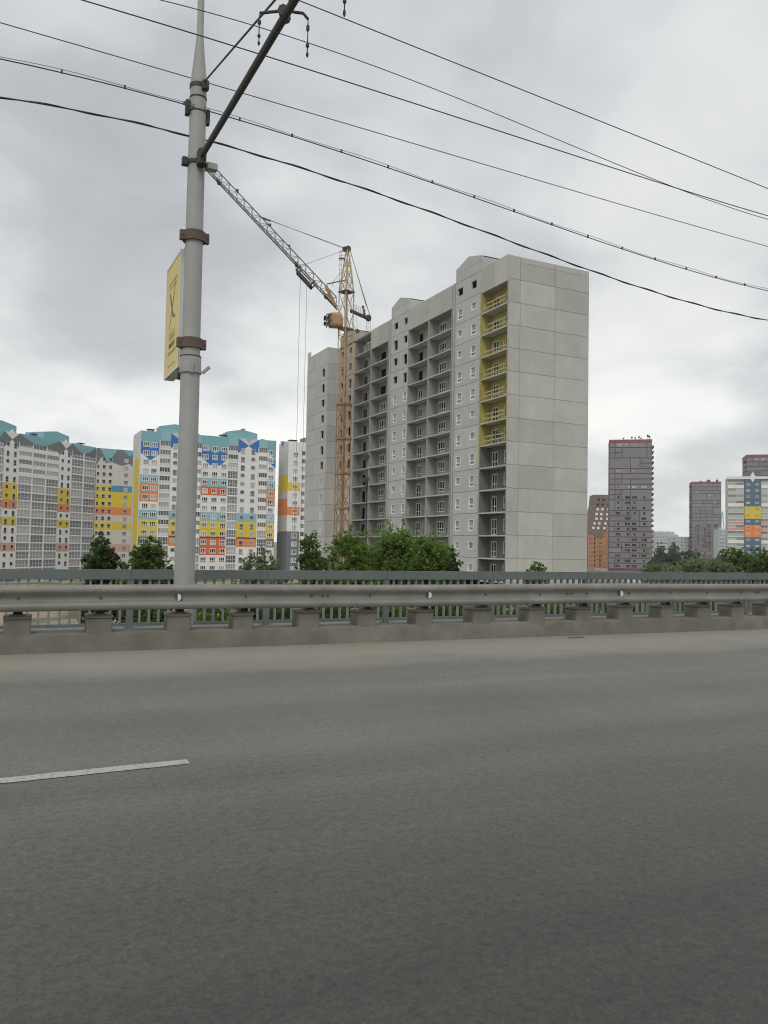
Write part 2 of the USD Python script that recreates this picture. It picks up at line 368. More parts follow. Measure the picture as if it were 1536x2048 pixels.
deck = Thing('bridge_deck', kind='structure', o=R(0, 0, 0))
MB().box(ROAD, -70, 160, -14.0, 14.05, -1.3, -0.02).put('deck_slab', 'deck_concrete', deck)
MB().box(ROAD, -70, 160, 11.42, 14.0, -0.019, 0.03).put('walkway', 'walkway_concrete', deck)
MB().box(ROAD, -70, 160, -12.5, 13.2, -6.0, -1.31).put('embankment_wall', 'deck_concrete', deck)
road = Thing('road', kind='structure', o=R(0, 0, 0))
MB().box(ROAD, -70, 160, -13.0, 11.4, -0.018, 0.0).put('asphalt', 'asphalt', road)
for a in (-15.01, -3.01, 8.99, 20.99, 32.99):
    ls = np.linspace(a, a + 4.0, 41)
    jag = (meshkit.fbm(np.stack([ls * 9, ls * 0, ls * 0], 1), 3, 6) - 0.5) * 0.016
    ctr_ = 5.275 + 0.05 * ls if abs(a + 3.01) < 0.1 else 5.3 + 0 * ls
    mv = [R(q_, c_ - 0.058 + g_, 0.004) for q_, c_, g_ in zip(ls, ctr_, jag)] + [R(q_, c_ + 0.058 + g_, 0.004) for q_, c_, g_ in zip(ls, ctr_, jag[::-1])]
    mk = MB()
    mk.add(mv, [[i_, i_ + 1, 42 + i_] for i_ in range(40)] + [[i_, 42 + i_, 41 + i_] for i_ in range(40)])
    mk.put('lane_marking', 'lane_paint', road)

# ------------------------------------------------------------------ kerb with blocks, guardrail, railing
BLOCK_S = [x - 0.38 for x in [-4.75, -3.78, -2.75, -1.75, -0.72, 0.27, 1.24, 2.26, 3.14, 4.10, 5.01, 5.96, 6.99, 8.02, 8.97, 9.86, 10.79, 11.66, 12.5, 13.4] + [14.4 + 0.96 * k for k in range(28)]]
kerb = Thing('bridge_kerb', 'low dusty concrete kerb with a row of square blocks under the steel guardrail', 'kerb', R(0, T_KERB, 0))
for k in range(-3, 12):                                          # cast lengths with a rough face
    a, b = k * 4.0 + 0.0005, (k + 1) * 4.0 - 0.0005
    gx = np.linspace(a, b, 24)
    prof = [(11.0, 0.0), (11.006, 0.10), (11.010, 0.215), (11.026, 0.238), (11.22, 0.246), (11.40, 0.242), (11.405, -0.01)]
    vv, ff = [], []
    for s in gx:
        for j, (t, z) in enumerate(prof):
            w = 0.010 * (meshkit.noise(np.array([s * 2.3, z * 6, t * 6.0])) - 0.5) * 2
            vv.append(R(s, t + (w if j < 5 else 0), z + (w * 0.6 if 0 < j < 6 else 0)))
    m = len(prof)
    for i in range(len(gx) - 1):
        for j in range(m - 1):
            q = [i * m + j, (i + 1) * m + j, (i + 1) * m + j + 1, i * m + j + 1]
            ff += [[q[0], q[1], q[2]], [q[0], q[2], q[3]]]
    for base in (0, (len(gx) - 1) * m):
        ff += [[base, base + j, base + j + 1] for j in range(1, m - 1)]
    kb = MB()
    kb.add(vv, ff)
    kb.put('kerb_length', 'kerb_concrete', kerb, smooth=35)
rail = Thing('guardrail', 'dusty galvanised steel guardrail beam running the full width above the concrete kerb', 'guardrail', R(0, 10.9, 0))
rb = random.Random(4)
for i, s in enumerate(BLOCK_S):
    w, dpt, back = rb.uniform(0.135, 0.165), 0.36, rb.choice([0.012, 0.014, 0.018, 0.022])
    h = rb.uniform(0.47, 0.50)
    c = R(s, 11.0 + back + dpt / 2, 0)
    th = Thing.__new__(Thing)
    blk = MB()
    blk.cbox(-w, w, -dpt / 2, dpt / 2, 0.20, h - 0.045, 0.018)
    blk.cbox(-w - 0.006, w + 0.006, -dpt / 2 - 0.003, dpt / 2 + 0.004, h - 0.043, h, 0.012)
    a = math.radians(RA + rb.uniform(-1.2, 1.2))
    vv = blk.v
    blk.v = [np.stack([q[:, 0] * math.cos(a) - q[:, 1] * math.sin(a), q[:, 0] * math.sin(a) + q[:, 1] * math.cos(a), q[:, 2]], 1) + c for q in vv]
    blk.put('block', 'kerb_concrete', kerb)
    # the guardrail's stub post on the block
    pm = MB()
    pm.box(ROAD, s - 0.055, s + 0.055, 11.10, 11.11, h, 0.80)
    pm.box(ROAD, s - 0.055, s - 0.045, 11.02, 11.10, h, 0.80)
    pm.box(ROAD, s + 0.045, s + 0.055, 11.02, 11.10, h, 0.80)
    pm.box(ROAD, s - 0.09, s + 0.09, 11.01, 11.16, h - 0.001, h + 0.014)
    pm.box(ROAD, s - 0.05, s + 0.05, 10.972, 11.02, 0.60, 0.77)
    pm.put('post', 'post_steel', rail)
# W beam: profile (t, z), bulges towards the road
ZT = 0.862
prof = [(10.962, ZT - 0.004), (10.945, ZT), (10.915, ZT - 0.012), (10.893, ZT - 0.040), (10.890, ZT - 0.075), (10.905, ZT - 0.098), (10.950, ZT - 0.122), (10.962, ZT - 0.140),
        (10.962, ZT - 0.190), (10.950, ZT - 0.208), (10.905, ZT - 0.232), (10.890, ZT - 0.255), (10.893, ZT - 0.290), (10.915, ZT - 0.318), (10.945, ZT - 0.330), (10.962, ZT - 0.326)]
back = [(t + 0.004, z) for t, z in reversed(prof)]
loop = prof + back
joints = [-9.1, -4.75, -0.45, 3.85, 8.15, 12.45, 16.75, 21.05, 25.35, 29.65, 33.95, 38.25]
for k in range(len(joints) - 1):
    a, b, o = joints[k], joints[k + 1] + 0.16, 0.004 * (k % 2)
    gx = [a, *np.linspace(a + 0.2, b - 0.2, 12), b]
    vv = [R(s, t - o - 0.004 * math.sin(s * 1.9 + k), z + 0.006 * math.sin(s * 0.9)) for s in gx for t, z in loop]
    m = len(loop)
    ff = []
    for i in range(len(gx) - 1):
        for j in range(m):
            q = [i * m + j, i * m + (j + 1) % m, (i + 1) * m + (j + 1) % m, (i + 1) * m + j]
            ff += [[q[0], q[2], q[1]], [q[0], q[3], q[2]]]
    w = MB()
    w.add(vv, ff)
    w.put('beam_section', 'galvanised', rail, smooth=40)
for s in (1.84, 5.60, 9.28, 13.02, 16.8, -1.9):
    m = MB()
    p = R(s, 0, ZT - 0.165)
    m.box(ROAD, s - 0.035, s + 0.035, 10.935, 10.958, ZT - 0.215, ZT - 0.115)
    pr = m.put('reflector_base', 'post_steel', rail)
    q = MB()
    g = np.linspace(0, np.pi, 9)
    pts = [(s - 0.012 + 0.045 * math.sin(x), ZT - 0.165 + 0.05 * math.cos(x)) for x in g]
    q.poly(ROAD, pts, 10.905, 10.934)
    q.put('reflector', 'reflector', (rail, pr[1]))
for s in [x + d for x in joints for d in (0.04, 0.12)] + [x for x in BLOCK_S if x < 30]:
    m = MB()
    m.box(ROAD, s - 0.014, s + 0.014, 10.945, 10.957, ZT - 0.179, ZT - 0.151)
    m.put('bolt', 'post_steel', rail)

railing = Thing('bridge_railing', 'grey green steel railing with broad flat top rail along the bridge edge', 'railing', R(0, 13.4, 0))
T_R = 13.45
post_s = [-5.25 + 2.25 * k for k in range(18)]
for k in range(len(post_s) - 1):
    a, b = post_s[k] + 0.004, post_s[k + 1] - 0.004
    m = MB()
    m.box(ROAD, a, b, T_R - 0.05, T_R + 0.05, 0.972, 0.980)
    m.box(ROAD, a, b, T_R - 0.052, T_R - 0.044, 0.825, 0.9795)
    m.box(ROAD, a, b, T_R + 0.044, T_R + 0.052, 0.825, 0.9795)
    m.put('top_rail', 'railing_paint', railing)
    m = MB()
    m.box(ROAD, a, b, T_R - 0.035, T_R + 0.035, 0.075, 0.125)
    m.put('bottom_rail', 'railing_paint', railing)
for s in post_s:
    m = MB()
    m.box(ROAD, s - 0.05, s + 0.05, T_R - 0.042, T_R + 0.042, 0.03, 0.970)
    m.box(ROAD, s - 0.09, s + 0.09, T_R - 0.08, T_R + 0.08, 0.0295, 0.043)
    m.put('railing_post', 'railing_paint', railing)
rb = random.Random(9)
for k in range(len(post_s) - 1):
    for i in range(1, 15):
        s = post_s[k] + 2.25 * i / 15 + rb.uniform(-0.006, 0.006)
        if s > 27:
            continue
        m = MB()
        l = rb.uniform(-0.006, 0.006)
        m.bar(R(s, T_R, 0.125), R(s + l, T_R, 0.972), 0.056, 0.03)
        m.put('baluster', 'baluster_paint', railing)

# ------------------------------------------------------------------ ground
def gz(x, y):
    x, y = np.asarray(x, float), np.asarray(y, float)
    t = np.abs(x * ROAD.n[0] + y * ROAD.n[1])
    bank = np.clip((t - 13.6) / 7.0, 0, 1)
    base = -1.0 - 2.6 * bank
    r = np.hypot(x, y)
    left = np.clip((y * 0.92 - x * 0.38 - 95) / 110, 0, 1)
    left = left * left * (3 - 2 * left)
    base = base - 10.0 * left * (1 - np.clip((r - 700) / 900, 0, 1))
    right = np.clip((x - 130) / 200, 0, 1)
    base = base - 8.5 * right * (1 - left) * (1 - np.clip((r - 600) / 900, 0, 1))
    hill = np.clip((r - 900) / 1500, 0, 1)
    base = base + 14 * hill * hill
    nz = (meshkit.fbm(np.stack([x * 0.05, y * 0.05, x * 0], -1), 4, 2) - 0.5) * 0.9 * np.clip((t - 16) / 10, 0, 1)
    return base + nz


ground = Thing('ground', kind='structure')
rad = np.concatenate([np.arange(4, 60, 1.6), np.geomspace(60, 6000, 90)])
ang = np.linspace(0, 2 * np.pi, 241)[:-1]
rr, aa = np.meshgrid(rad, ang, indexing='ij')
gx, gy = rr * np.sin(aa), rr * np.cos(aa)
vv = np.stack([gx, gy, gz(gx, gy)], -1).reshape(-1, 3)
inside = (np.abs(vv[:, :2] @ ROAD.n[:2]) < 13.7)
vv[inside, 2] = -4.5
i, j = np.meshgrid(np.arange(len(rad) - 1), np.arange(240), indexing='ij')
q = np.stack([i * 240 + j, (i + 1) * 240 + j, (i + 1) * 240 + (j + 1) % 240, i * 240 + (j + 1) % 240], -1).reshape(-1, 4)
gm = MB()
gm.add(vv, np.vstack([q[:, [0, 2, 1]], q[:, [0, 3, 2]]]))
gm.put('earth', 'ground_earth', ground, smooth=True)
# a pale paved site yard behind the railing, left of the tall bushes
yard = MB()
ys = [(14, 26), (24, 27), (27, 44), (17, 46)]
yv = [(x, y, float(gz(x, y)) + 0.25) for x, y in ys]
yard.add(yv + [(x, y, z - 0.6) for x, y, z in yv], HEX[:, ::-1])
yard.put('paved_yard', 'walkway_concrete', ground)

# ------------------------------------------------------------------ window units
def window(fr, u0, u1, z0, z1, th, cols=1, transom=None, bar=0.10, d=0.0, pane='pane_dark', frame='window_white', depth=0.06, name='window', pane_d=0.02):
    """a glazed unit in front of depth d: the panes as one part, its white frame as a sub-part"""
    g = MB()
    g.box(fr, u0 + bar * 0.5, u1 - bar * 0.5, d, d + pane_d, z0 + bar * 0.5, z1 - bar * 0.5)
    w = g.put(name, pane, th)
    f = MB()
    a, b = d + 0.001, d + depth
    f.box(fr, u0, u0 + bar, a, b, z0, z1)
    f.box(fr, u1 - bar, u1, a, b, z0, z1)
    f.box(fr, u0 + bar, u1 - bar, a, b, z0, z0 + bar)
    f.box(fr, u0 + bar, u1 - bar, a, b, z1 - bar, z1)
    for k in range(1, cols):
        c = u0 + (u1 - u0) * k / cols
        f.box(fr, c - bar * 0.5, c + bar * 0.5, a, b - 0.004, z0 + bar, z1 - bar)
    if transom:
        zt = z0 + (z1 - z0) * transom
        f.box(fr, u0 + bar, u1 - bar, a, b - 0.008, zt - bar * 0.45, zt + bar * 0.45)
    f.put('frame', frame, (th, w[1]))
    return w


# ------------------------------------------------------------------ unfinished grey panel building
GX, GY, FH = 54.6, 79.4, 2.82
ZK = lambda k: 0.3 + FH * k
ZG, ZTOP = -3.7, 37.0
gb = Thing('unfinished_apartment_building', 'tall grey concrete panel block under construction with open loggias, behind the tower crane', 'apartment building', (GX, GY, ZG))
LF = Fr((GX, 0), 0)            # left face: u = +y (world y), outwards -x
if LF.n[0] > 0:
    LF.out(-1)
RF = Fr((0, GY), 90)           # right face: u = +x (world x), outwards -y
if RF.n[1] > 0:
    RF.out(-1)
XB = GX + 12.2
# right face panels
cuts = [GX, GX + 1.65, GX + 6.85, XB]
levels = [ZG] + [ZK(k) for k in range(-1, 13)]
for c in range(3):
    for k in range(len(levels) - 1):
        MB().box(RF, cuts[c] + (0.02 if c else 0), cuts[c + 1] - (0.02 if c < 2 else 0), -0.18, 0.006 * ((c + k) % 2), levels[k] + 0.02, levels[k + 1] - 0.02).put('wall_panel', 'panel_concrete', gb)
    if c == 0:
        MB().box(RF, cuts[0], cuts[1] - 0.03, -0.18, 0.0, ZK(12) + 0.025, ZTOP).put('parapet_panel', 'panel_concrete', gb)
    else:
        MB().box(RF, cuts[c] + 0.03, cuts[c + 1] - (0.03 if c < 2 else 0), -0.18, 0.0, ZK(12) + 0.025, ZTOP - 0.75).put('parapet_panel', 'panel_concrete', gb)
        MB().box(RF, cuts[c] + 0.03, cuts[c + 1] - (0.03 if c < 2 else 0), -0.20, -0.012, ZTOP - 0.71, ZTOP - 0.02).put('parapet_panel', 'panel_concrete', gb)
MB().box(RF, GX + 0.05, XB - 0.05, -0.30, -0.06, ZG, ZTOP - 0.4).put('joint_backing', 'joint_mortar', gb)
MB().box(RF, XB - 0.25, XB + 0.22, -1.6, -0.25, 29.2, 35.6).put('corner_strip', 'panel_concrete', gb)
# structure: floor slabs, cross walls, spine and rear wall
YE = 132.3
for k in range(-1, 13):
    hole = 0.35
    MB().box(WORLD, GX + 1.52, XB - 0.2, GY + 0.32, YE, ZK(k) - 0.2, ZK(k)).put('floor_slab', 'shade_dark_interior', gb)
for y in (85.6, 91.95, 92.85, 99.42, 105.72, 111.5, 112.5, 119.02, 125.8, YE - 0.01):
    MB().box(WORLD, GX + 1.75, XB - 0.2, y - 0.09, y + 0.09, ZG, ZK(12) - 0.2).put('cross_wall', 'shade_dark_interior', gb)
MB().box(WORLD, GX + 6.0, GX + 6.2, GY + 0.3, YE, ZG, ZK(12) - 0.2).put('spine_wall', 'shade_dark_interior', gb)
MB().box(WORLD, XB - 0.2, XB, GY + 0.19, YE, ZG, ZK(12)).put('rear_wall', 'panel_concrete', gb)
MB().box(WORLD, XB - 0.2, XB, GY + 0.19, 118.5, ZK(12) + 0.001, ZTOP).put('rear_wall', 'panel_concrete', gb)
MB().box(WORLD, GX + 0.2, XB - 0.2, GY + 0.32, 119.0, ZTOP - 0.8, ZTOP - 0.55).put('roof_slab', 'raw_concrete', gb)
MB().box(WORLD, GX, XB - 0.2, 125.9, YE, ZTOP - 0.35, ZTOP - 0.1).put('roof_slab', 'raw_concrete', gb)

PAT1 = {11: 'ts', 10: 'st', 9: 'st', 8: 'tt', 7: 'tt', 6: 'ts', 5: 'ts', 4: 'tt', 3: 'st', 2: 'tt', 1: 'tt', 0: 'ss', -1: 'ss'}
PAT2 = {11: 'ts', 10: 'st', 9: 'st', 8: 'tt', 7: 'tt', 6: 'tt', 5: 'tt', 4: 'st', 3: 'st', 2: 'tt', 1: 'tt', 0: 'ss', -1: 'ss'}


def window_column(y0, y1, wl, wr, pat, dark_from, mtl, film_to=1):
    """full-height strip of wall panels with two openings a floor; wl, wr = (u0, u1) of the left (far) and right (near) opening"""
    for k in range(-1, 13):
        z = ZK(k)
        top = ZK(k + 1) if k < 12 else ZTOP
        ops = []
        if k == 12:
            ops = [(wl, z + 1.0, z + 2.0, 's'), (wr, z + 1.0, z + 2.0, 's')]
        else:
            for wv, ch in ((wl, pat[k][0]), (wr, pat[k][1])):
                ops.append((wv, z + (0.55 if ch == 't' else 1.0), z + 2.08, ch))
        holes = [[(a[0], b), (a[1], b), (a[1], c), (a[0], c)] for a, b, c, _ in ops]
        m = MB()
        m.poly(LF, [(y0 + 0.02, z + 0.025), (y1 - 0.02, z + 0.025), (y1 - 0.02, top - 0.025), (y0 + 0.02, top - 0.025)], -0.25, 0.005 * (k % 2), holes)
        m.put('window_panel', mtl, gb)
        if k < dark_from:
            for a, b, c, ch in ops:
                window(LF, a[0] + 0.01, a[1] - 0.01, b + 0.01, c - 0.01, gb, 1, 0.34 if ch == 't' else None, 0.13, -0.16, 'window_film' if k >= film_to else 'pane_curtain', depth=0.14)
    # attic band above, then the gable
    m = MB()
    m.box(LF, y0 + 0.02, y1 - 0.02, -0.25, 0.0, ZTOP + 0.025, 38.3)
    m.put('attic_panel', mtl, gb)
    mid, zz = (y0 + y1) / 2, 38.33
    m = MB()
    m.poly(LF, [(y0, zz), (y1, zz), (y1, 38.95), (mid, 39.8), (y0, 38.95)], -0.25, -0.004)
    m.put('gable', mtl, gb)
    m = MB()
    m.box(WORLD, GX + 0.251, XB - 0.6, y0, y0 + 0.2, ZTOP - 0.5, 38.95)
    m.box(WORLD, GX + 0.251, XB - 0.6, y1 - 0.2, y1, ZTOP - 0.5, 38.95)
    m.put('attic_side_wall', mtl, gb)
    m = MB()
    for ya, yb in ((y0, mid), (y1, mid)):
        m.add([(GX + 0.251, ya, 38.951), (XB - 0.6, ya, 38.951), (XB - 0.6, yb, 39.79), (GX + 0.251, yb, 39.79), (GX + 0.251, ya, 38.83), (XB - 0.6, ya, 38.83), (XB - 0.6, yb, 39.6), (GX + 0.251, yb, 39.6)], HEX)
    m.put('attic_roof', mtl, gb)


window_column(85.6, 91.93, (90.1, 91.4), (86.7, 88.0), PAT1, 12, 'facade_concrete', 1)
window_column(105.72, 111.5, (109.2, 110.5), (106.0, 107.15), PAT2, 9, 'facade_concrete', 1)
for k in range(-1, 12):
    pass
window_column(125.8, YE, (130.55, 131.7), (127.0, 128.15), PAT2, 5, 'warm_concrete', -1)
MB().box(LF, 91.95, 92.83, -0.25, -0.10, ZG, ZTOP + 0.2).put('pilaster', 'raw_concrete', gb)
MB().box(LF, 92.28, 92.50, -0.10, 0.02, ZG, ZTOP + 0.25).put('pilaster', 'facade_concrete', gb)
MB().box(LF, 111.55, 112.45, -0.25, -0.10, ZG, ZTOP + 0.2).put('pilaster', 'raw_concrete', gb)
MB().box(LF, 111.9, 112.1, -0.10, 0.02, ZG, ZTOP + 0.25).put('pilaster', 'facade_concrete', gb)


def loggia(y0, y1, unit, kind_of, wall_of, parapet=True, edge_w=0.16, second=None, posts=(), top=12):
    """open loggia column: back walls with their openings and units, slabs, side walls, parapet"""
    for k in range(-1, top):
        z, zt = ZK(k), ZK(k + 1) - 0.2
        wm = wall_of(k)
        kd = kind_of(k)
        a, b, lo, hi = unit[0], unit[1], 0.55, 2.08
        if kd == 'door':
            lo = 0.06
        if kd == 'open':
            lo = 0.06
        holes = [[(a, z + lo), (b, z + lo), (b, z + hi), (a, z + hi)]]
        if second:
            c, d = second
            holes.append([(c, z + 0.55), (d, z + 0.55), (d, z + 2.05), (c, z + 2.05)])
        m = MB()
        m.poly(LF, [(y0 + 0.17, z + 0.004), (y1 - 0.17, z + 0.004), (y1 - 0.17, zt), (y0 + 0.17, zt)], -1.74, -1.5, holes)
        m.put('back_wall', wm, gb)
        if kd == 'three':
            window(LF, a + 0.01, b - 0.01, z + lo + 0.01, z + hi - 0.01, gb, 3, 0.30, 0.11, -1.62, depth=0.10)
        elif kd == 'door':
            window(LF, a + 0.01, b - 0.01, z + lo + 0.01, z + hi - 0.01, gb, 2, 0.38, 0.10, -1.62, depth=0.10, name='balcony_door')
        if second:
            window(LF, second[0] + 0.01, second[1] - 0.01, z + 0.56, z + 2.04, gb, 2, 0.3, 0.10, -1.62, depth=0.10)
        # slab closing this floor's bottom
        MB().box(LF, y0 + 0.005, y1 - 0.005, -1.75, 0.02, z - 0.16, z).put('balcony_slab', 'slab_edge', gb)
        for yy, sgn in ((y0, 1), (y1, -1)):
            e0, e1 = sorted((yy + sgn * 0.006, yy + sgn * 0.165))
            MB().box(LF, e0, e1, -1.75, -0.006, z + 0.002, ZK(k + 1) - 0.162).put('side_wall', wm, gb)
        if k in posts:
            for fr_ in (0.12, 0.45, 0.78):
                u = y0 + (y1 - y0) * fr_
                MB().box(LF, u - 0.025, u + 0.025, -0.12, -0.07, z, z + 1.05).put('guard_post', 'dark_steel', gb)
            MB().box(LF, y0 + 0.5, y0 + 1.6, -1.3, -0.7, z, z + 0.22).put('stacked_boards', 'timber' if k % 2 else 'raw_concrete', gb)
    if parapet:
        n = 2
        for q in range(n):
            a, b = y0 + (y1 - y0) * q / n, y0 + (y1 - y0) * (q + 1) / n
            MB().box(LF, a + 0.012, b - 0.012, -0.2, 0.012, ZK(top) - 0.18, ZTOP + 0.15).put('parapet_panel', 'panel_concrete', gb)
        MB().box(LF, y0, y1, -1.75, -0.21, ZK(top) - 0.2, ZK(top)).put('balcony_slab', 'raw_concrete', gb)


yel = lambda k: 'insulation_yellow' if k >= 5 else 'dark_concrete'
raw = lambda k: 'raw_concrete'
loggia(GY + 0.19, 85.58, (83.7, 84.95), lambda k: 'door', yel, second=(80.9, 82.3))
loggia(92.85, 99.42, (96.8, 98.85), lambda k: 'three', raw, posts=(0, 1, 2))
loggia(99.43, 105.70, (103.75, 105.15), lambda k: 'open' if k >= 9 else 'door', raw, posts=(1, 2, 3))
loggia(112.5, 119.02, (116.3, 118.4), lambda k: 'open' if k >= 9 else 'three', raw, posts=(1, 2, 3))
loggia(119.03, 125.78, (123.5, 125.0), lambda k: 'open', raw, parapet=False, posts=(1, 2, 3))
# open top loggia of the last column: slab overhead, low back wall, sky behind
for yy, sgn in ((119.03, 1), (125.78, -1)):
    e0, e1 = sorted((yy, yy + sgn * 0.16))
    MB().box(LF, e0, e1, -1.75, -0.006, ZK(12) + 0.002, ZTOP - 0.26).put('side_wall', 'raw_concrete', gb)
MB().box(LF, 119.02, 125.79, -1.75, 0.0, ZK(12) - 0.16, ZK(12)).put('balcony_slab', 'slab_edge', gb)
MB().box(LF, 119.02, 125.79, -2.1, 0.05, ZTOP - 0.25, ZTOP).put('balcony_slab', 'raw_concrete', gb)
MB().box(LF, 119.2, 125.6, -1.7, -1.5, ZK(12), ZK(12) + 2.0).put('back_wall', 'facade_concrete', gb)
# timber guard rails and ragged insulation edge on the yellow loggias
rb = random.Random(12)
for k in range(5, 12):
    z = ZK(k)
    for h, a, b in ((1.02, 80.0, 84.6), (0.5, 79.9, 85.2)):
        if k == 9 and h > 1:
            continue
        MB().bar(LF.p(a + rb.uniform(0, 0.7), -0.06, z + h), LF.p(b - rb.uniform(0, 0.5), -0.06, z + h + rb.uniform(-0.05, 0.05)), 0.05, 0.13).put('guard_board', 'timber', gb)
    for u in (80.6, 83.1, 84.9):
        MB().box(LF, u - 0.04, u + 0.04, -0.13, -0.09, z, z + 1.12).put('guard_post', 'timber', gb)
for k in range(-1, 12):
    for q in range(4):
        z = ZK(k) + 0.06 + q * 0.68
        MB().box(LF, 85.43, 85.60 + rb.uniform(0.0, 0.16), 0.008, 0.05 + rb.uniform(0, 0.02), z, z + rb.uniform(0.45, 0.62)).put('insulation_batt', 'insulation_yellow' if k >= 4 else 'raw_concrete', gb)
# end wing, stepping forwards
WX, WY0, WY1 = 52.2, YE, 142.6
WF = Fr((WX, 0), 0)
if WF.n[0] > 0:
    WF.out(-1)
NF = Fr((0, WY0), 90)
if NF.n[1] > 0:
    NF.out(-1)
for k in range(-2, 12):
    z, top = (ZK(k) if k > -2 else ZG), ZK(k + 1)
    hole = [] if k < 0 else [[(133.55, z + 0.35), (134.9, z + 0.35), (134.9, z + 2.1), (133.55, z + 2.1)]]
    m = MB()
    m.poly(WF, [(WY0 + 0.002, z + 0.02), (138.2, z + 0.02), (138.2, top - 0.02), (WY0 + 0.002, top - 0.02)], -0.25, 0, hole)
    m.put('wing_panel', 'facade_concrete', gb)
    MB().box(WF, 138.24, WY1, -0.25, 0.004 * (k % 2), z + 0.02, top - 0.02).put('wing_panel', 'facade_concrete', gb)
    MB().box(NF, WX + 0.26, GX - 0.02, -0.25, 0.003, z + 0.02, top - 0.02).put('wing_panel', 'panel_concrete', gb)
    if 0 <= k < 5:
        window(WF, 133.56, 134.89, z + 0.36, z + 2.09, gb, 2, 0.28, 0.12, -0.14, 'pane_mixed', depth=0.12)
    elif k >= 5:
        MB().box(WF, 134.35, 134.85, -0.24, -0.18, z + 0.36, z + rb.uniform(0.6, 1.0)).put('loose_board', 'window_white', gb)  # plain white piece set low in each open wing window
MB().box(WF, WY0 + 0.26, 138.2, -0.2, 0.0, ZK(12) + 0.02, ZTOP).put('wing_panel', 'facade_concrete', gb)
MB().box(WF, 138.24, WY1 - 1.3, -0.2, 0.0, ZK(12) + 0.02, ZTOP).put('wing_panel', 'facade_concrete', gb)
MB().box(WF, WY1 - 1.27, WY1, -0.2, 0.004, ZK(12) + 0.02, ZTOP + 1.0).put('wing_panel', 'facade_concrete', gb)
MB().box(NF, WX + 0.003, GX - 0.02, -0.25, 0.0, ZK(12) + 0.02, ZTOP).put('wing_panel', 'panel_concrete', gb)
MB().box(WORLD, WX + 2.5, XB, WY0 + 0.3, WY1, ZG, ZTOP - 0.3).put('wing_core', 'dark_concrete', gb)
MB().box(WORLD, WX + 0.26, WX + 2.49, WY0 + 0.27, WY1, ZTOP - 0.7, ZTOP - 0.4).put('roof_slab', 'raw_concrete', gb)
MB().box(WORLD, WX + 0.26, WX + 2.49, WY1 - 0.2, WY1 - 0.001, ZG, ZTOP - 0.71).put('wing_end_wall', 'facade_concrete', gb)
for k in range(-1, 12):
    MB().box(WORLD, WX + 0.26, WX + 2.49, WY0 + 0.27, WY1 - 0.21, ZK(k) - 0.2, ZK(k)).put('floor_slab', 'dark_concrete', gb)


# ------------------------------------------------------------------ colourful apartment blocks
ROWZ = lambda r: 32.5 - 2.78 * r
CT = lambda r: ROWZ(r) + 1.39          # top edge of row r


def cells(th, fr, u0, u1, runs, d=0.0, thick=0.35):
    for m_, a, b in runs:
        MB().box(fr, u0 + 0.02, u1 - 0.02, d - thick, d, CT(b) - 2.78 + 0.012, CT(a) - 0.012).put('facade_panel', m_, th)


def loggias(th, fr, u0, u1, rows, ncols, solid_rows, d=-0.25, pane='pane_mixed', solid='white_wall', lean=0.5):
    """a glazed loggia stack: per floor a parapet (solid or glazed) and a glazed band, with the slab edge between"""
    for r in rows:
        z0 = CT(r) - 2.78
        MB().box(fr, u0, u1, d - 0.3, d + 0.16, z0 - 0.06, z0 + 0.26).put('loggia_slab', 'white_wall', th)
        if r in solid_rows:
            MB().box(fr, u0 + 0.05, u1 - 0.05, d - 0.1, d + 0.09, z0 + 0.262, z0 + 1.18).put('loggia_parapet', solid, th)
            window(fr, u0 + 0.05, u1 - 0.05, z0 + 1.182, z0 + 2.74, th, ncols, None, 0.09, d, pane, name='loggia_glazing')
        else:
            window(fr, u0 + 0.05, u1 - 0.05, z0 + 0.262, z0 + 2.74, th, ncols, 0.42, 0.10, d, pane, name='loggia_glazing')
    MB().box(fr, u0 - 0.2, u0 + 0.1, -0.6, 0.06, -13.4, CT(0)).put('loggia_pier', 'white_wall', th)


def vent(th, fr, u, d, z, w=2.0, h=0.9):
    m = MB()
    m.box(fr, u - w * 0.42, u + w * 0.42, d - w * 0.4, d + w * 0.4, z, z + h)
    v_ = m.put('roof_vent', 'vent_metal', th)
    m = MB()
    m.box(fr, u - w * 0.6, u + w * 0.6, d - w * 0.55, d + w * 0.55, z + h + 0.32, z + h + 0.5)
    for a in (-1, 1):
        for b in (-1, 1):
            m.box(fr, u + a * w * 0.36 - 0.06, u + a * w * 0.36 + 0.06, d + b * w * 0.34 - 0.06, d + b * w * 0.34 + 0.06, z + h, z + h + 0.32)
    m.put('vent_cap', 'dark_steel', (th, v_[1]))


def bow_tie(th, fr, u0, u1, zt, dark, d=0.03, teal='pale_grey_wall'):
    c, zc = (u0 + u1) / 2, zt - 2.35
    for a, b in ((u0, c), (u1, c)):
        m = MB()
        m.poly(fr, [(a, zt - 0.05), (a, zt - 4.9), (b, zc)] if a < b else [(a, zt - 0.05), (b, zc), (a, zt - 4.9)], -0.2, d)
        m.put('painted_triangle', dark, th)
    m = MB()
    m.poly(fr, [(u0 + 0.03, zt), (c, zc + 0.04), (u1 - 0.03, zt)], -0.2, d - 0.006)
    m.put('painted_triangle', teal, th)
    m = MB()
    s = 1.05
    m.poly(fr, [(c, zt + 0.95), (c - s, zt - 0.15), (c, zt - 1.25), (c + s, zt - 0.15)], -0.2, d + 0.05)
    m.put('painted_diamond', 'light_teal_wall' if dark == 'blue_wall' else 'white_wall', th)


def roof_block(th, fr, u0, u1, z0, z1, d0, d1, m_='teal_wall'):
    m = MB()
    mid = u0 + (u1 - u0) * 0.5
    m.poly(fr, [(u0, z0), (u1, z0), (u1, z1 - 1.0), (mid, z1), (u0, z1 - 1.0)], d0, d1)
    m.put('roof_block', m_, th)


ZGC = -13.4
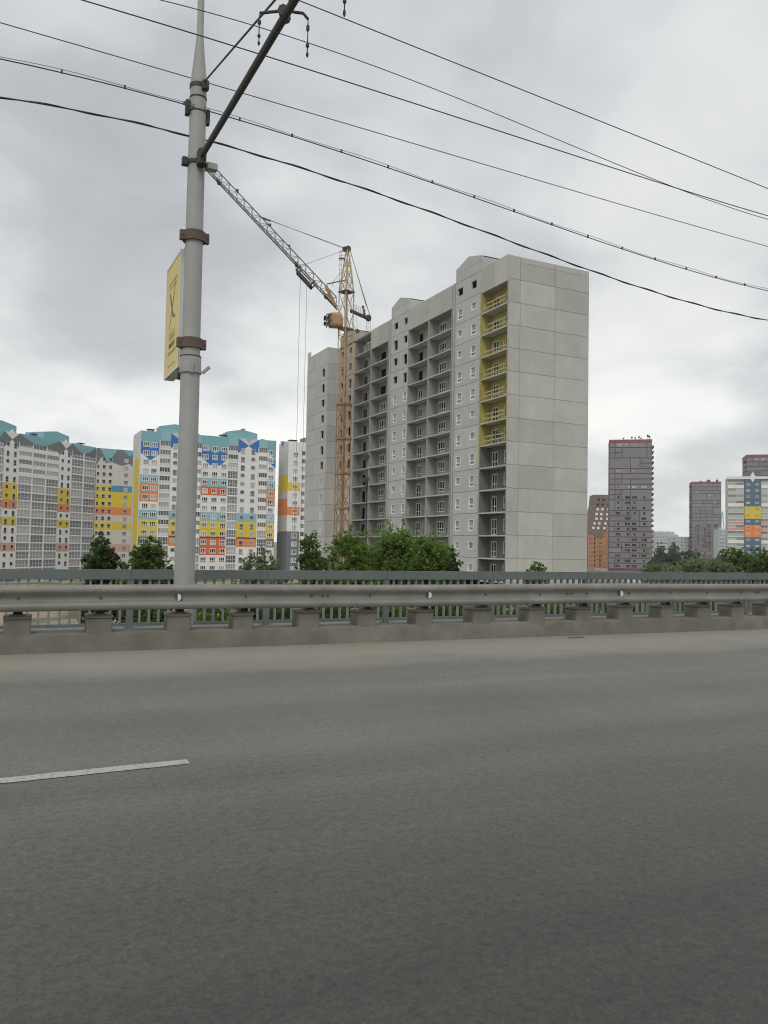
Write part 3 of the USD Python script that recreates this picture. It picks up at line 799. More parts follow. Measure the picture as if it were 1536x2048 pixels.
# ---- block B, facing the road squarely
BF = Fr((0, 259), 90)
if BF.n[1] > 0:
    BF.out(-1)
bb = Thing('colourful_apartment_building', 'white high-rise with teal and blue top, orange and yellow bands, directly behind the street pole', 'apartment building', (40, 259, ZGC))
MB().box(BF, 39.6 + 0.3, 84.2 - 0.02, -14, -0.36, ZGC, 36.3).put('wall_core', 'pale_grey_wall', bb)
MB().box(BF, 39.6, 39.88, -14, -0.02, ZGC, 36.65).put('end_wall', 'pale_grey_wall', bb)
m = MB()
m.box(BF, 39.56, 39.599, -9.5, -0.5, ZGC, 28.0)
m.put('painted_end_stripe', 'yellow_wall', bb)
W_ = 'white_wall'
B_END = [(W_, 0, 3), ('light_teal_wall', 4, 4), ('orange_wall', 5, 6), (W_, 7, 7), ('light_teal_wall', 8, 8), ('yellow_wall', 9, 10), ('grey_wall', 11, 11), (W_, 12, 14), ('grey_wall', 15, 16)]
B_MID = [(W_, 0, 3), ('light_teal_wall', 4, 4), ('red_orange_wall', 5, 5), (W_, 6, 7), ('light_teal_wall', 8, 8), ('yellow_wall', 9, 10), ('red_orange_wall', 11, 12), (W_, 13, 14), ('grey_wall', 15, 16)]
B_WH = [(W_, 0, 7), ('light_teal_wall', 8, 8), ('yellow_wall', 9, 10), ('orange_wall', 11, 11), (W_, 12, 14), ('grey_wall', 15, 16)]
bays = [('win', 39.9, 45.8, B_END, (41.6, 44.1)), ('log', 45.8, 49.2), ('sq', 49.2, 55.6, B_WH, (50.6, 53.9)), ('log', 55.6, 59.1),
        ('win', 59.1, 67.8, B_MID, (60.4, 63.45, 66.5)), ('log', 67.8, 71.2), ('sq', 71.2, 78.2, B_WH, (72.8, 76.3)), ('log', 78.2, 81.3), ('win', 81.3, 84.2, B_END, (82.6,))]
rb = random.Random(3)
for i, b in enumerate(bays):
    u0_, u1_ = b[1], b[2]
    # parapet band
    if b[0] != 'sq':
        MB().box(BF, u0_ + 0.02, u1_ - 0.02, -0.4, 0.01 if b[0] == 'win' else -0.02, CT(0) + 0.01, 36.65).put('parapet_panel', 'teal_wall' if b[0] == 'win' else 'light_teal_wall', bb)
    else:
        MB().box(BF, u0_ + 0.02, u1_ - 0.02, -0.4, 0.0, CT(0) + 0.01, 36.6).put('parapet_panel', W_, bb)
    if b[0] == 'log':
        loggias(bb, BF, u0_, u1_, range(16), 4, set(range(0, 11)) if i in (1, 3) else (set(range(0, 3)) if i == 5 else set(range(0, 10))), solid='pale_grey_wall' if i in (1, 5) else W_)
        continue
    cells(bb, BF, u0_, u1_, b[3])
    if b[0] == 'win':
        w_ = u1_ - u0_
        P = lambda a, z: (u0_ + 0.03 + (w_ - 0.06) * a, z)
        if len(b[4]) == 3:
            teal = [P(0, CT(0)), P(0, 33.5), P(0.5, 30.9), P(1, 33.5), P(1, CT(0))]
            blue = [P(0, 33.45), P(0, 29.4), P(0.3, 27.1), P(0.7, 27.1), P(1, 29.4), P(1, 33.45), P(0.5, 30.85)]
        elif len(b[4]) == 2:
            teal = [P(0, CT(0)), P(0, 33.6), P(0.5, 31.2), P(1, 33.6), P(1, CT(0))]
            blue = [P(0, 33.55), P(0, 29.6), P(0.5, 27.4), P(1, 29.6), P(1, 33.55), P(0.5, 31.15)]
        else:
            teal = [P(0, CT(0)), P(0, 32.6), P(1, 30.0), P(1, CT(0))]
            blue = [P(0, 30.6), P(0, 29.6), P(1, 27.2), P(1, 29.9), P(0.6, 30.6)]
        m = MB()
        m.poly(BF, teal, -0.2, 0.012)
        m.put('painted_triangle', 'teal_wall', bb)
        m = MB()
        m.poly(BF, blue, -0.2, 0.014)
        m.put('painted_chevron', 'blue_wall', bb)
        if len(b[4]) == 3:
            MB().box(BF, u0_ + 0.03, u1_ - 0.03, -0.2, 0.012, CT(11) - 0.05, CT(11) + 0.45).put('dark_band', 'dark_band', bb)
        for r in range(16):
            for uc in b[4]:
                window(BF, uc - 0.95, uc + 0.95, ROWZ(r) - 0.95, ROWZ(r) + 0.75, bb, 3, 0.28, 0.15, 0.018, 'pane_mixed' if rb.random() < 0.5 or r < 3 else 'pane_dark')
    else:
        MB().box(BF, u0_ + 0.03, u1_ - 0.03, -0.2, 0.012, CT(11) - 0.05, CT(11) + 0.45).put('dark_band', 'dark_band', bb)
        for r in range(16):
            for q, uc in enumerate(b[4]):
                tall = rb.random() < 0.55
                window(BF, uc - 0.72, uc + 0.72, ROWZ(r) - (1.15 if tall else 0.55), ROWZ(r) + 0.75, bb, 1, 0.36 if tall else None, 0.12, 0.018, 'pane_mixed', frame='pale_grey_wall')
        bow_tie(bb, BF, u0_, u1_, 36.6, 'blue_wall')
        roof_block(bb, BF, u0_ - 3.2, u1_ + 0.1, 36.35, 39.9, -9, -2.6)
for u, w_ in ((43.4, 2.0), (66.9, 2.1), (58.6, 1.1), (74.0, 1.0), (80.9, 1.0), (54.0, 0.9)):
    vent(bb, BF, u, -4 if w_ > 1.5 else -5, 36.35 if u not in (74.0, 54.0) else 39.4, w_, 0.9 if w_ > 1.5 else 0.6)

# ---- block A, angled on the left
AC = (32.73, 316.53)
a0 = math.radians(45)
AF = Fr((6, 289.8), 45)
if AF.n[1] > 0:
    AF.out(-1)
ab = Thing('grey_topped_apartment_building', 'long angled high-rise at the left edge, white glazed balconies, grey and teal zigzag top', 'apartment building', (6, 289.8, ZGC))
MB().box(AF, -26, 37.6, -14, -0.62, ZGC, 36.3).put('wall_core', 'pale_grey_wall', ab)
A_WH = [(W_, 0, 4), ('yellow_wall', 5, 6), ('orange_wall', 7, 7), (W_, 8, 8), ('yellow_wall', 9, 9), (W_, 10, 11), ('pink_wall', 12, 12), (W_, 13, 15), ('azure_wall', 16, 16)]
abays = [('log', -25.5, -13.0, 3), ('sq', -13.0, -6.6, A_WH, (-11.5, -8.4)) if False else ('log', -13.0, -6.6, 2), ('sq', -6.6, -0.4, A_WH, (-5.1, -2.0)), ('log', -0.4, 18.5, 3), ('sq', 18.5, 24.6, A_WH, (20.0, 23.1)), ('log', 24.6, 37.6, 2)]
for b in abays:
    u0_, u1_ = b[1], b[2]
    if b[0] == 'log':
        k = b[3]
        for q in range(k):
            a, c = u0_ + (u1_ - u0_) * q / k, u0_ + (u1_ - u0_) * (q + 1) / k
            loggias(ab, AF, a + 0.1, c - 0.1, range(16), 4, set(range(0, 4)) if k == 3 and u0_ > -5 else set(), solid=W_, pane='pane_curtain' )
        MB().box(AF, u0_ + 0.02, u1_ - 0.02, -0.5, -0.02, CT(0) + 0.01, 36.7).put('parapet_panel', 'teal_wall', ab)
        mid = (u0_ + u1_) / 2
        w_ = u1_ - u0_
        for pts in ([(u0_ + 0.03, 36.6), (u0_ + 0.03, CT(0) - 0.9), (u0_ + w_ * 0.42, CT(0) - 0.4)], [(u1_ - 0.03, 36.6), (u1_ - w_ * 0.42, CT(0) - 0.4), (u1_ - 0.03, CT(0) - 0.9)]):
            m = MB()
            m.poly(AF, pts, -0.3, 0.012)
            m.put('painted_triangle', 'grey_wall', ab)
    else:
        cells(ab, AF, u0_, u1_, b[3])
        MB().box(AF, u0_ + 0.02, u1_ - 0.02, -0.4, 0.0, CT(0) + 0.01, 36.6).put('parapet_panel', W_, ab)
        bow_tie(ab, AF, u0_, u1_, 36.6, 'grey_wall', teal='white_wall')
        for r in range(15):
            for uc in b[4]:
                tall = rb.random() < 0.5
                window(AF, uc - 0.62, uc + 0.62, ROWZ(r) - (1.1 if tall else 0.5), ROWZ(r) + 0.75, ab, 1, 0.36 if tall else None, 0.10, 0.018, 'pane_dark', frame='pale_grey_wall')
        roof_block(ab, AF, u0_ - 6.0, u1_ + 0.6, 36.35, 40.2, -10, -2.0)
for u, d in ((12.5, -6), (37.0, -7)):
    vent(ab, AF, u, d, 36.35, 2.2, 1.6)
# the return facing the road
CF = Fr(AC, 86)
if CF.n[1] > 0:
    CF.out(-1)
MB().box(CF, 0.3, 30, -13, -0.4, ZGC, 36.2).put('wall_core', 'beige_wall', ab)
A_BE = [('beige_wall', 0, 3), ('yellow_wall', 4, 6), ('orange_wall', 7, 7), ('beige_wall', 8, 8), ('yellow_wall', 9, 9), ('beige_wall', 10, 11), ('pink_wall', 12, 12), ('beige_wall', 13, 16)]
cells(ab, CF, 0.0, 15.5, [(a, b_, c) for a, b_, c in A_BE])
MB().box(CF, 0.02, 15.48, -0.38, 0.0, CT(0) + 0.01, 36.6).put('parapet_panel', 'grey_wall', ab)
for pts, mm in (([(0.1, CT(0)), (0.1, 30.2), (1.9, 33.4), (3.6, 31.0), (5.4, 31.6), (5.4, CT(0))], 'grey_wall'), ([(1.2, 36.55), (4.3, 31.2), (7.6, 36.55)], 'teal_wall'),
                ([(5.45, CT(0)), (5.45, 31.6), (9.4, 30.4), (12.2, 31.4), (15.3, 28.2), (15.3, CT(0))], 'grey_wall'), ([(9.6, 36.55), (12.2, 34.2), (15.2, 36.55)], 'teal_wall')):
    m = MB()
    m.poly(CF, pts, -0.2, 0.012 if mm == 'grey_wall' else 0.02)
    m.put('painted_chevron' if mm == 'grey_wall' else 'painted_triangle', mm, ab)
MB().box(CF, 5.6, 15.3, -0.2, 0.012, CT(5) + 0.4, CT(5) + 2.7).put('painted_block', 'azure_wall', ab)
for r in range(16):
    for uc, ww in ((0.75, 0.45), (2.9, 0.62), (5.2, 0.62), (11.0, 0.75)):
        window(CF, uc - ww, uc + ww, ROWZ(r) - 0.8, ROWZ(r) + 0.7, ab, 2 if ww > 0.7 else 1, 0.34, 0.10, 0.022, 'pane_mixed' if ww > 0.7 else 'pane_dark', frame='pale_grey_wall')
# entrances along the foot of the block
for u in (-3.5, 21.5):
    m = MB()
    m.box(AF, u - 3.6, u + 3.6, 0.02, 2.6, -10.4, -9.9)
    m.box(AF, u - 3.5, u - 3.2, 2.0, 2.4, ZGC, -10.41)
    m.box(AF, u + 3.2, u + 3.5, 2.0, 2.4, ZGC, -10.41)
    m.put('entrance_canopy', 'azure_wall', ab)

# ---- block C, end wall towards the left
cb = Thing('apartment_building_with_striped_end', 'narrow white high-rise with banded yellow, orange and grey end wall beside the unfinished block', 'apartment building', (88.6, 259, ZGC))
EF = Fr((88.6, 0), 0)
if EF.n[0] > 0:
    EF.out(-1)
MB().box(BF, 88.95, 112, -10, -0.4, ZGC, 36.3).put('wall_core', 'pale_grey_wall', cb)
C_END = [('pale_grey_wall', 0, 2), ('yellow_wall', 3, 4), ('beige_wall', 5, 5), ('orange_wall', 6, 7), ('beige_wall', 8, 9), ('grey_wall', 10, 16)]
cells(cb, EF, 259.0, 269.2, C_END)
MB().box(EF, 259.02, 269.18, -0.35, 0, CT(0) + 0.01, 37.0).put('parapet_panel', 'pale_grey_wall', cb)
C_FR = [(W_, 0, 3), ('yellow_wall', 4, 4), (W_, 5, 6), ('orange_wall', 7, 7), (W_, 8, 9), ('grey_wall', 10, 16)]
cells(cb, BF, 88.62, 93.2, C_FR)
MB().box(BF, 88.62, 93.18, -0.35, 0, CT(0) + 0.01, 36.9).put('parapet_panel', W_, cb)
loggias(cb, BF, 93.3, 97.2, range(16), 3, set(range(16)), solid=W_, d=0.1)
MB().box(BF, 93.22, 97.3, -0.35, 0.1, CT(0) + 0.01, 36.9).put('parapet_panel', W_, cb)
for r in range(15):
    window(BF, 90.3, 92.2, ROWZ(r) - 0.95, ROWZ(r) + 0.75, cb, 3, 0.28, 0.15, 0.018, 'pane_mixed')
vent(cb, BF, 91.4, -4, 36.35, 2.4, 1.0)
vent(cb, BF, 88.9, -6, 36.35, 1.8, 0.5)
MB().box(BF, 95.5, 99.5, -8, -3, 36.3, 39.0).put('roof_block', 'vent_metal', cb)

# ------------------------------------------------------------------ dark towers
TAZ = 133


def tower(label, o, width, side, z0, z1, fh, splits, seed, dark_panes_from, az=TAZ, right=True, name='dark_panel_tower', depth=20):
    th = Thing(name, label, 'tower block', (o[0], o[1], z0))
    fr = Fr(o, az)
    if fr.n[0] > 0:
        fr.out(-1)
    MB().box(fr, 0.1, width - 0.1, -depth, -0.3, z0, z1 - 0.6).put('wall_core', 'tower_joint', th)
    MB().box(fr, 0, width, -depth - 0.2, 0.0, z1 - 1.6, z1).put('roof_band', 'tower_cap', th)
    rg = random.Random(seed)
    nf = int((z1 - 1.6 - z0) / fh)
    k = 0
    while k < nf:
        zt = z1 - 1.7 - k * fh
        two = rg.random() < 0.30 and k + 1 < nf
        cs = sorted(rg.sample(splits, rg.choice([1, 2, 2, 3])))
        ed = [0.15] + [c * width for c in cs] + [width - 0.15]
        for a, b in zip(ed[:-1], ed[1:]):
            tall = two and rg.random() < 0.55
            for q in ([0] if tall else ([0, 1] if two else [0])):
                top = zt - q * fh
                bot = zt - (2 if tall else q + 1) * fh
                MB().box(fr, a + 0.22, b - 0.22, -0.28, 0.0, bot + 0.30, top - 0.12).put('facade_panel', 'tower_panel_bluish' if tall or rg.random() < 0.2 else 'tower_panel', th)
        for q in range(2 if two else 1):
            zz = zt - q * fh
            if k + q >= dark_panes_from or rg.random() < 0.3:  # dark panes from this storey down, a few pale ones above
                for uc in (0.22, 0.44, 0.6, 0.82):
                    if rg.random() < (0.9 if k + q >= dark_panes_from else 0.5):
                        for du in ((-0.9, 0.5) if rg.random() < 0.6 else (0.0,)):
                            u = uc * width + du
                            MB().box(fr, u - 0.5, u + 0.45 + rg.random() * 0.5, -0.1, 0.03, zz - 2.05, zz - 0.75).put('window', 'pane_dark' if k + q >= dark_panes_from else 'pane_curtain', th)
        k += 2 if two else 1
    # balconies on the narrow side
    us = width if right else 0.0
    for k in range(nf):
        zz = z1 - 1.9 - k * fh
        a, b = (us, us + 1.1) if right else (us - 1.1, us)
        m = MB()
        m.box(fr, a, b, -11, -1.6, zz - fh + 0.3, zz - fh + 1.5)
        m.put('balcony', 'tower_panel' if k % 3 else 'dark_band', th)
    return th, fr


SP = [0.14, 0.30, 0.5, 0.72, 0.88]
t1, f1 = tower('tallest dark grey patchwork tower with red roof edge, right of the unfinished block', (314.2, 355.0), 23.4, 8, -10, 65.2, 3.0, SP, 5, 10, az=130)
for u, h in ((8.0, 1.6), (12.6, 2.2), (14.4, 1.8), (16.5, 2.4), (17.6, 1.5), (21.3, 3.4), (22.2, 2.6)):
    m = MB()
    m.box(f1, u - 0.12, u + 0.12, -3.1, -2.9, 65.2, 65.2 + h)
    m.box(f1, u - 0.5, u + 0.4, -3.3, -2.7, 65.2 + h * 0.5, 65.2 + h * 0.85)
    m.put('roof_antenna', 'dark_steel', t1)
t2, f2 = tower('smaller looking distant brown-grey patchwork tower standing alone above the green trees', (554.5, 519.8), 24.6, 8, -8, 64.4, 3.0, SP, 11, 12, az=131, right=False)
for u, h in ((13.5, 2.8), (15.0, 3.4), (21.5, 4.0), (8, 1.5)):
    m = MB()
    m.box(f2, u - 0.9, u + 0.9, -3.4, -2.4, 64.4, 64.4 + h * 0.5)
    m.box(f2, u - 0.15, u + 0.15, -3.0, -2.8, 64.4 + h * 0.5, 64.4 + h)
    m.put('roof_antenna', 'dark_steel', t2)
t3, f3 = tower('dark patchwork tower at the right edge, behind the blue striped high-rise', (433.6, 361.3), 24, 8, -8, 65.2, 3.0, SP, 23, 30, az=133, right=False)
# narrow left side of that tower, panelled
SF = Fr((433.6, 361.3), 43)
if SF.n[0] > 0:
    SF.out(-1)
for k in range(22):
    for a, b in ((0.2, 4.5), (4.8, 9.5), (9.8, 15.8)):
        MB().box(SF, a, b, -0.02, 0.1, 60.3 - 3 * k, 62.9 - 3 * k).put('side_panel', 'tower_panel_bluish', t3)

# ------------------------------------------------------------------ brick tower under construction
ob = Thing('brick_tower_under_construction', 'orange brick tower with dark brown slanting upper storeys, partly hidden by the unfinished block', 'apartment building', (368, 434, -10))
OF = Fr((368.2, 434.75), 118)
if OF.n[1] > 0:
    OF.out(-1)
m = MB()
m.poly(OF, [(-1.5, -10), (17.5, -10), (17.5, 40.2), (2.6, 40.2), (2.0, 33.0), (0.5, 26.5), (-0.9, 23.0), (-1.5, 22.0)], -14, -0.4)
m.put('wall_core', 'brick_brown', ob)
m = MB()
m.poly(OF, [(-1.4, 12.5), (2.2, 12.2), (3.0, 10.6), (8.6, 10.6), (10.2, 15.0), (12.6, 22.0), (13.6, 27.6), (14.0, 40.1), (2.7, 40.1), (2.1, 33.0), (0.6, 26.5), (-0.8, 23.0), (-1.4, 22.0)], -0.35, 0.02)
m.put('dark_brick_facade', 'brick_brown', ob)
for a, b, c in ((-1.4, 0.9, 'brick_pink'), (1.0, 3.6, 'brick_orange'), (3.7, 6.0, 'brick_orange'), (6.1, 8.8, 'brick_orange'), (8.9, 11.0, 'brick_orange'), (11.1, 13.8, 'brick_orange')):
    top = 12.4 if a < 2 else (10.5 if a < 8 else (14.5 if a < 11 else 26))
    k = 0
    while top - 3.0 * k > -9:
        MB().box(OF, a, b, -0.3, 0.0, top - 3.0 * (k + 1) + 0.12, top - 3.0 * k - 0.10).put('brick_panel', c if k % 4 != 3 else 'brick_pink', ob)
        k += 1
MB().box(OF, 13.9, 17.4, -0.3, 0.0, -10, 30).put('brick_panel', 'brick_pink', ob)
for r, (z, off, dark) in enumerate(((36.8, 0.9, 1), (33.4, 0.2, 1), (30.2, 0.2, 0), (26.8, -0.6, 0), (23.6, -0.6, 0), (20.4, -1.9, 0), (17.2, -2.6, 0))):
    for u in (5.0, 8.2, 12.4):
        if u + off < 1.0:
            continue
        MB().box(OF, u + off - 0.85, u + off + 0.85, -0.2, 0.04, z - 0.8, z + 0.8).put('window', 'opening_black' if dark else 'white_wall', ob)
for k in range(7):
    for u, w_, h_ in ((0.4, 0.9, 0.28), (3.3, 0.4, 0.9), (7.3, 1.2, 0.3), (7.0, 0.3, 1.6 if k > 3 else 0.4), (13.0, 1.0, 0.3)):
        MB().box(OF, u - w_, u + w_, -0.1, 0.05, 9.6 - 3 * k - h_, 9.6 - 3 * k + h_).put('wall_recess', 'opening_black' if w_ < 0.5 else 'brick_brown', ob)

# ------------------------------------------------------------------ block D at the right edge
db = Thing('blue_striped_apartment_building', 'white high-rise with a slate blue, yellow and orange central stripe at the right edge', 'apartment building', (300, 260, ZGC))
DF = Fr((299.9, 260.2), 135)
if DF.n[0] > 0:
    DF.out(-1)
MB().box(DF, 0.1, 34, -14, -0.4, ZGC, 36.2).put('wall_core', 'pale_green_wall', db)
D_C = [('slate_wall', 0, 3), ('yellow_wall', 4, 5), ('slate_wall', 6, 6), ('orange_wall', 7, 8), ('slate_wall', 9, 16)]
cells(db, DF, 7.1, 13.9, D_C, d=0.5, thick=0.9)
MB().box(DF, 7.1, 13.9, -6, 0.45, CT(0) + 0.02, 38.4).put('roof_block', 'slate_wall', db)
MB().box(DF, 0.0, 34, -0.4, 0.56, 35.2, 36.4).put('roof_band', 'white_wall', db)
m = MB()
m.poly(DF, [(10.5, 38.6), (9.2, 36.0), (10.5, 33.6), (11.8, 36.0)], 0.5, 0.66)
m.put('painted_diamond', 'white_wall', db)
for a, b in ((0.1, 3.6), (3.6, 7.0), (14.0, 19.0), (19.0, 24.0)):
    for r in range(16):
        z0 = CT(r) - 2.78
        pk = r in (6, 7)
        MB().box(DF, a, b, -0.3, 0.12, z0 - 0.02, z0 + 0.22).put('loggia_slab', 'white_wall', db)
        MB().box(DF, a + 0.05, b - 0.05, -0.2, 0.05, z0 + 0.222, z0 + 1.4).put('loggia_parapet', 'pink_wall' if pk else ('pale_green_wall' if r % 3 else 'white_wall'), db)
        window(DF, a + 0.05, b - 0.05, z0 + 1.402, z0 + 2.74, db, 4, None, 0.10, -0.1, 'pane_curtain', name='loggia_glazing')
for r in range(15):
    for u in (8.6, 12.3):
        window(DF, u - 0.8, u + 0.8, ROWZ(r) - 0.15, ROWZ(r) + 0.65, db, 2, None, 0.09, 0.505, 'pane_curtain')

# ------------------------------------------------------------------ far buildings and masts
VF = Fr((676.8 - 9.6, 672.6 + 4.6), 115.8)
if VF.n[1] > 0:
    VF.out(-1)
fb = Thing('distant_office_building', 'pale greenish box-shaped building far away between the two dark towers', 'building', (676.8, 672.6, -2))
MB().box(VF, 0, 21.3, -14, -0.2, -2, 24.6).put('wall', 'far_wall', fb)
MB().box(VF, 4.2, 5.0, -0.2, 0.3, -2, 25.4).put('pilaster', 'far_wall', fb)
MB().box(VF, 14.0, 14.8, -0.2, 0.3, -2, 25.2).put('pilaster', 'far_wall', fb)
for k in range(6):
    MB().box(VF, 0.5, 13.6, -0.19, 0.02, 21 - 3.4 * k, 22.6 - 3.4 * k).put('window_band', 'pane_curtain', fb)
fm = Thing('floodlight_mast', 'thin lattice mast with a wide lamp crossbar rising behind the distant pale building', 'mast', (668.5, 676, 0))
m = MB()
for dx, dy in ((-0.5, -0.5), (0.5, -0.5), (0.5, 0.5), (-0.5, 0.5)):
    m.bar((668.5 + dx * 2.4, 690 + dy * 2.4, 0), (668.5 + dx, 690 + dy, 38.5), 0.5)
for k in range(12):
    s = 1 if k % 2 else -1
    m.bar((668.5 - s * (1.1 - k * 0.05), 690, 3 * k), (668.5 + s * (1.1 - k * 0.05), 690, 3 * k + 3), 0.3)
m.put('mast', 'far_wall', fm)
m = MB()
m.bar((668.5 - 5.2, 692.5, 38.6), (668.5 + 5.2, 687.5, 38.6), 1.1, 1.2)
m.put('lamp_crossbar', 'pale_grey_wall', fm)
am = Thing('radio_mast', 'very thin tall radio mast far away beside the blue striped high-rise', 'mast', (1060, 929.7, 0))
m = MB()
for s in (-1, 1):
    m.bar((1060 + s * 5.5, 929.7 - s * 2.7, 0), (1060 + s * 0.5, 929.7 - s * 0.2, 69), 1.1)
for k in range(9):
    w_ = 5.5 * (1 - k / 10)
    m.bar((1060 - w_, 929.7 + w_ * 0.5, 7 * k), (1060 + w_ * 0.9, 929.7 - w_ * 0.45, 7 * k + 7), 0.5)
m.put('mast', 'far_wall', am)
for nm, lab, px0, w_, zt, d_, hh in (('distant_apartment_building', 'low pale block among trees left of the lone brown-grey tower', (548.6, 536.2), 20, 15.5, 12, 5), ('distant_white_building', 'pale block just visible between the lone tower and the blue striped high-rise', (540, 476.5), 12, 21, 12, 6)):
    ft = Thing(nm, lab, 'building', (px0[0], px0[1], -3))
    fr = Fr(px0, 116)
    if fr.n[1] > 0:
        fr.out(-1)
    MB().box(fr, 0, w_, -d_, -0.1, -6, zt).put('wall', 'far_wall', ft)
    MB().box(fr, w_ * 0.15, w_ * 0.3, -d_ * 0.6, -d_ * 0.2, zt, zt + 2).put('roof_block', 'far_wall', ft)
    for k in range(hh):
        for q in range(6):
            u = w_ * (q + 0.5) / 6
            MB().box(fr, u - 0.6, u + 0.6, -0.12, 0.02, zt - 2.6 - 3 * k, zt - 1.2 - 3 * k).put('window', 'pane_curtain', ft)

# ------------------------------------------------------------------ tower crane
MC = np.array([48.33, 115.06])
VR, VA = r0[:2], np.array([math.sin(YAW), math.cos(YAW)])      # crane square set corner-on
crane = Thing('tower_crane', 'rusty orange lattice tower crane with a raised grey jib in front of the unfinished block', 'tower crane', (MC[0], MC[1], -3.6))


def corners(h, z):
    return [np.array([*(MC + VR * h * a + VA * h * b), z]) for a, b in ((-1, 0), (0, -1), (1, 0), (0, 1))]


zs = [-3.6 + 5.45 * k for k in range(9)]        # up to 40
zs[-1] = 41.4
for k in range(8):
    a, b = zs[k], zs[k + 1]
    m = MB()
    A, B = corners(1.13, a), corners(1.13, b)
    for i in range(4):
        m.bar(A[i], B[i], 0.115)
        j = (i + 1) % 4
        nseg = 2
        for q in range(nseg):
            z0, z1 = a + (b - a) * q / nseg, a + (b - a) * (q + 1) / nseg
            C, Dd = corners(1.13, z0), corners(1.13, z1)
            mid = (C[i] + C[j]) / 2 + np.array([0, 0, (z1 - z0) / 2])
            m.bar(C[i], mid, 0.05)
            m.bar(mid, Dd[j], 0.05)
            m.bar(C[j], mid, 0.05)
            m.bar(mid, Dd[i], 0.05)
        m.bar(A[i], A[j], 0.08)
    m.put('mast_section', 'crane_rust' if b < 24 else 'crane_pale', crane)
    if k in (2, 3, 4, 5):
        m = MB()
        A = corners(1.22, a)
        for i in range(4):
            m.bar(A[i], A[(i + 1) % 4], 0.24, 0.3)
        m.bar(A[0], A[2], 0.16)
        m.put('mast_collar', 'crane_rust', crane)
        m = MB()
        m.bar((*(MC + VR * 0.1), a + 1.2), (*(MC + VR * 0.1), a + 4.4), 0.3, 0.3)
        m.put('ladder', 'crane_rust', crane)
# climbing ladder up the middle
m = MB()
for s in (-0.22, 0.22):
    m.bar((*(MC + VR * s), -3), (*(MC + VR * s), 41), 0.06)
for k in range(60):
    z = -2 + 0.7 * k
    m.bar((*(MC + VR * -0.22), z), (*(MC + VR * 0.22), z), 0.04)
m.put('ladder', 'crane_rust', crane)
# platforms
for z, h, mm in ((41.4, 1.35, 'crane_grey'), (35.5, 1.3, 'crane_rust')):
    A = corners(h, z)
    m = MB()
    m.add([*A, *[p + np.array([0, 0, 0.16]) for p in A]], HEX)
    m.put('platform', mm, crane)
# head
m = MB()
A, B = corners(1.13, 41.56), corners(0.17, 48.3)
for i in range(4):
    j = (i + 1) % 4
    m.bar(A[i], B[i], 0.13)
    for q in range(4):
        f0, f1_ = q / 4, (q + 1) / 4
        m.bar(A[i] + (B[i] - A[i]) * f0, A[j] + (B[j] - A[j]) * f1_, 0.065)
        m.bar(A[j] + (B[j] - A[j]) * f0, A[i] + (B[i] - A[i]) * f1_, 0.065)
        m.bar(A[i] + (B[i] - A[i]) * f1_, A[j] + (B[j] - A[j]) * f1_, 0.06)
m.put('tower_head', 'crane_pale', crane)
HEAD = np.array([*MC, 48.45])


def wheel(c, r, w, axis):
    m = MB()
    axis = np.array(axis, float) / np.linalg.norm(axis)
    m.tube([np.array(c) - axis * w / 2, np.array(c) + axis * w / 2], r, 14)
    return m


vr3, va3 = np.array([*VR, 0]), np.array([*VA, 0])
wheel(HEAD + vr3 * 0.12, 0.46, 0.3, va3).put('head_pulley', 'dark_steel', crane)
wheel(HEAD - vr3 * 0.42 - [0, 0, 0.1], 0.40, 0.3, va3).put('head_pulley', 'dark_steel', crane)
m = MB()                                             # caged ladder and small platform beside the head
for s in (-1.15, -0.85):
    m.bar(HEAD + vr3 * s - [0, 0, 1.6], HEAD + vr3 * s - [0, 0, 6.8], 0.045)
    m.bar(HEAD + vr3 * s - [0, 0, 0.3], HEAD + vr3 * s - [0, 0, 1.6], 0.045)
for k in range(9):
    z = -0.4 - 0.75 * k
    m.bar(HEAD + vr3 * -1.3 + [0, 0, z], HEAD + vr3 * (-0.2 - 0.08 * k) + [0, 0, z], 0.035)
m.bar(HEAD + vr3 * -1.3 - [0, 0, 1.6], HEAD + vr3 * -0.3 - [0, 0, 1.6], 0.5, 0.14)
m.put('head_ladder', 'crane_grey', crane)
m = MB()                                             # service boom
m.bar(HEAD + vr3 * 0.0 - [0, 0, 5.0], HEAD + vr3 * -3.2 - [0, 0, 5.75], 0.14)
m.bar(HEAD + vr3 * -2.2 - [0, 0, 5.5], HEAD + vr3 * -0.8 - [0, 0, 3.6], 0.04)
m.bar(HEAD + vr3 * -2.3 - [0, 0, 5.5], HEAD + vr3 * -2.15 - [0, 0, 6.1], 0.06)
m.put('service_boom', 'dark_steel', crane)
# jib
JF, JT = np.array([46.62, 115.2, 39.0]), np.array([27.45, 123.4, 60.3])
jd = (JT - JF) / np.linalg.norm(JT - JF)
jl = np.linalg.norm(JT - JF)
jh = np.cross(jd, [0, 0, 1.0])
jh /= np.linalg.norm(jh)                             # horizontal across the jib
if jh @ np.array([*VA, 0]) > 0:
    jh = -jh                                         # towards the viewer
ju = np.cross(jh, jd)
if ju[2] < 0:
    ju = -ju
JW, JH = 0.82, 1.08
NB = 17


def jp(s, e):
    base = JF + jd * s
    return base + (jh * JW if e == 0 else -jh * JW if e == 1 else ju * JH)


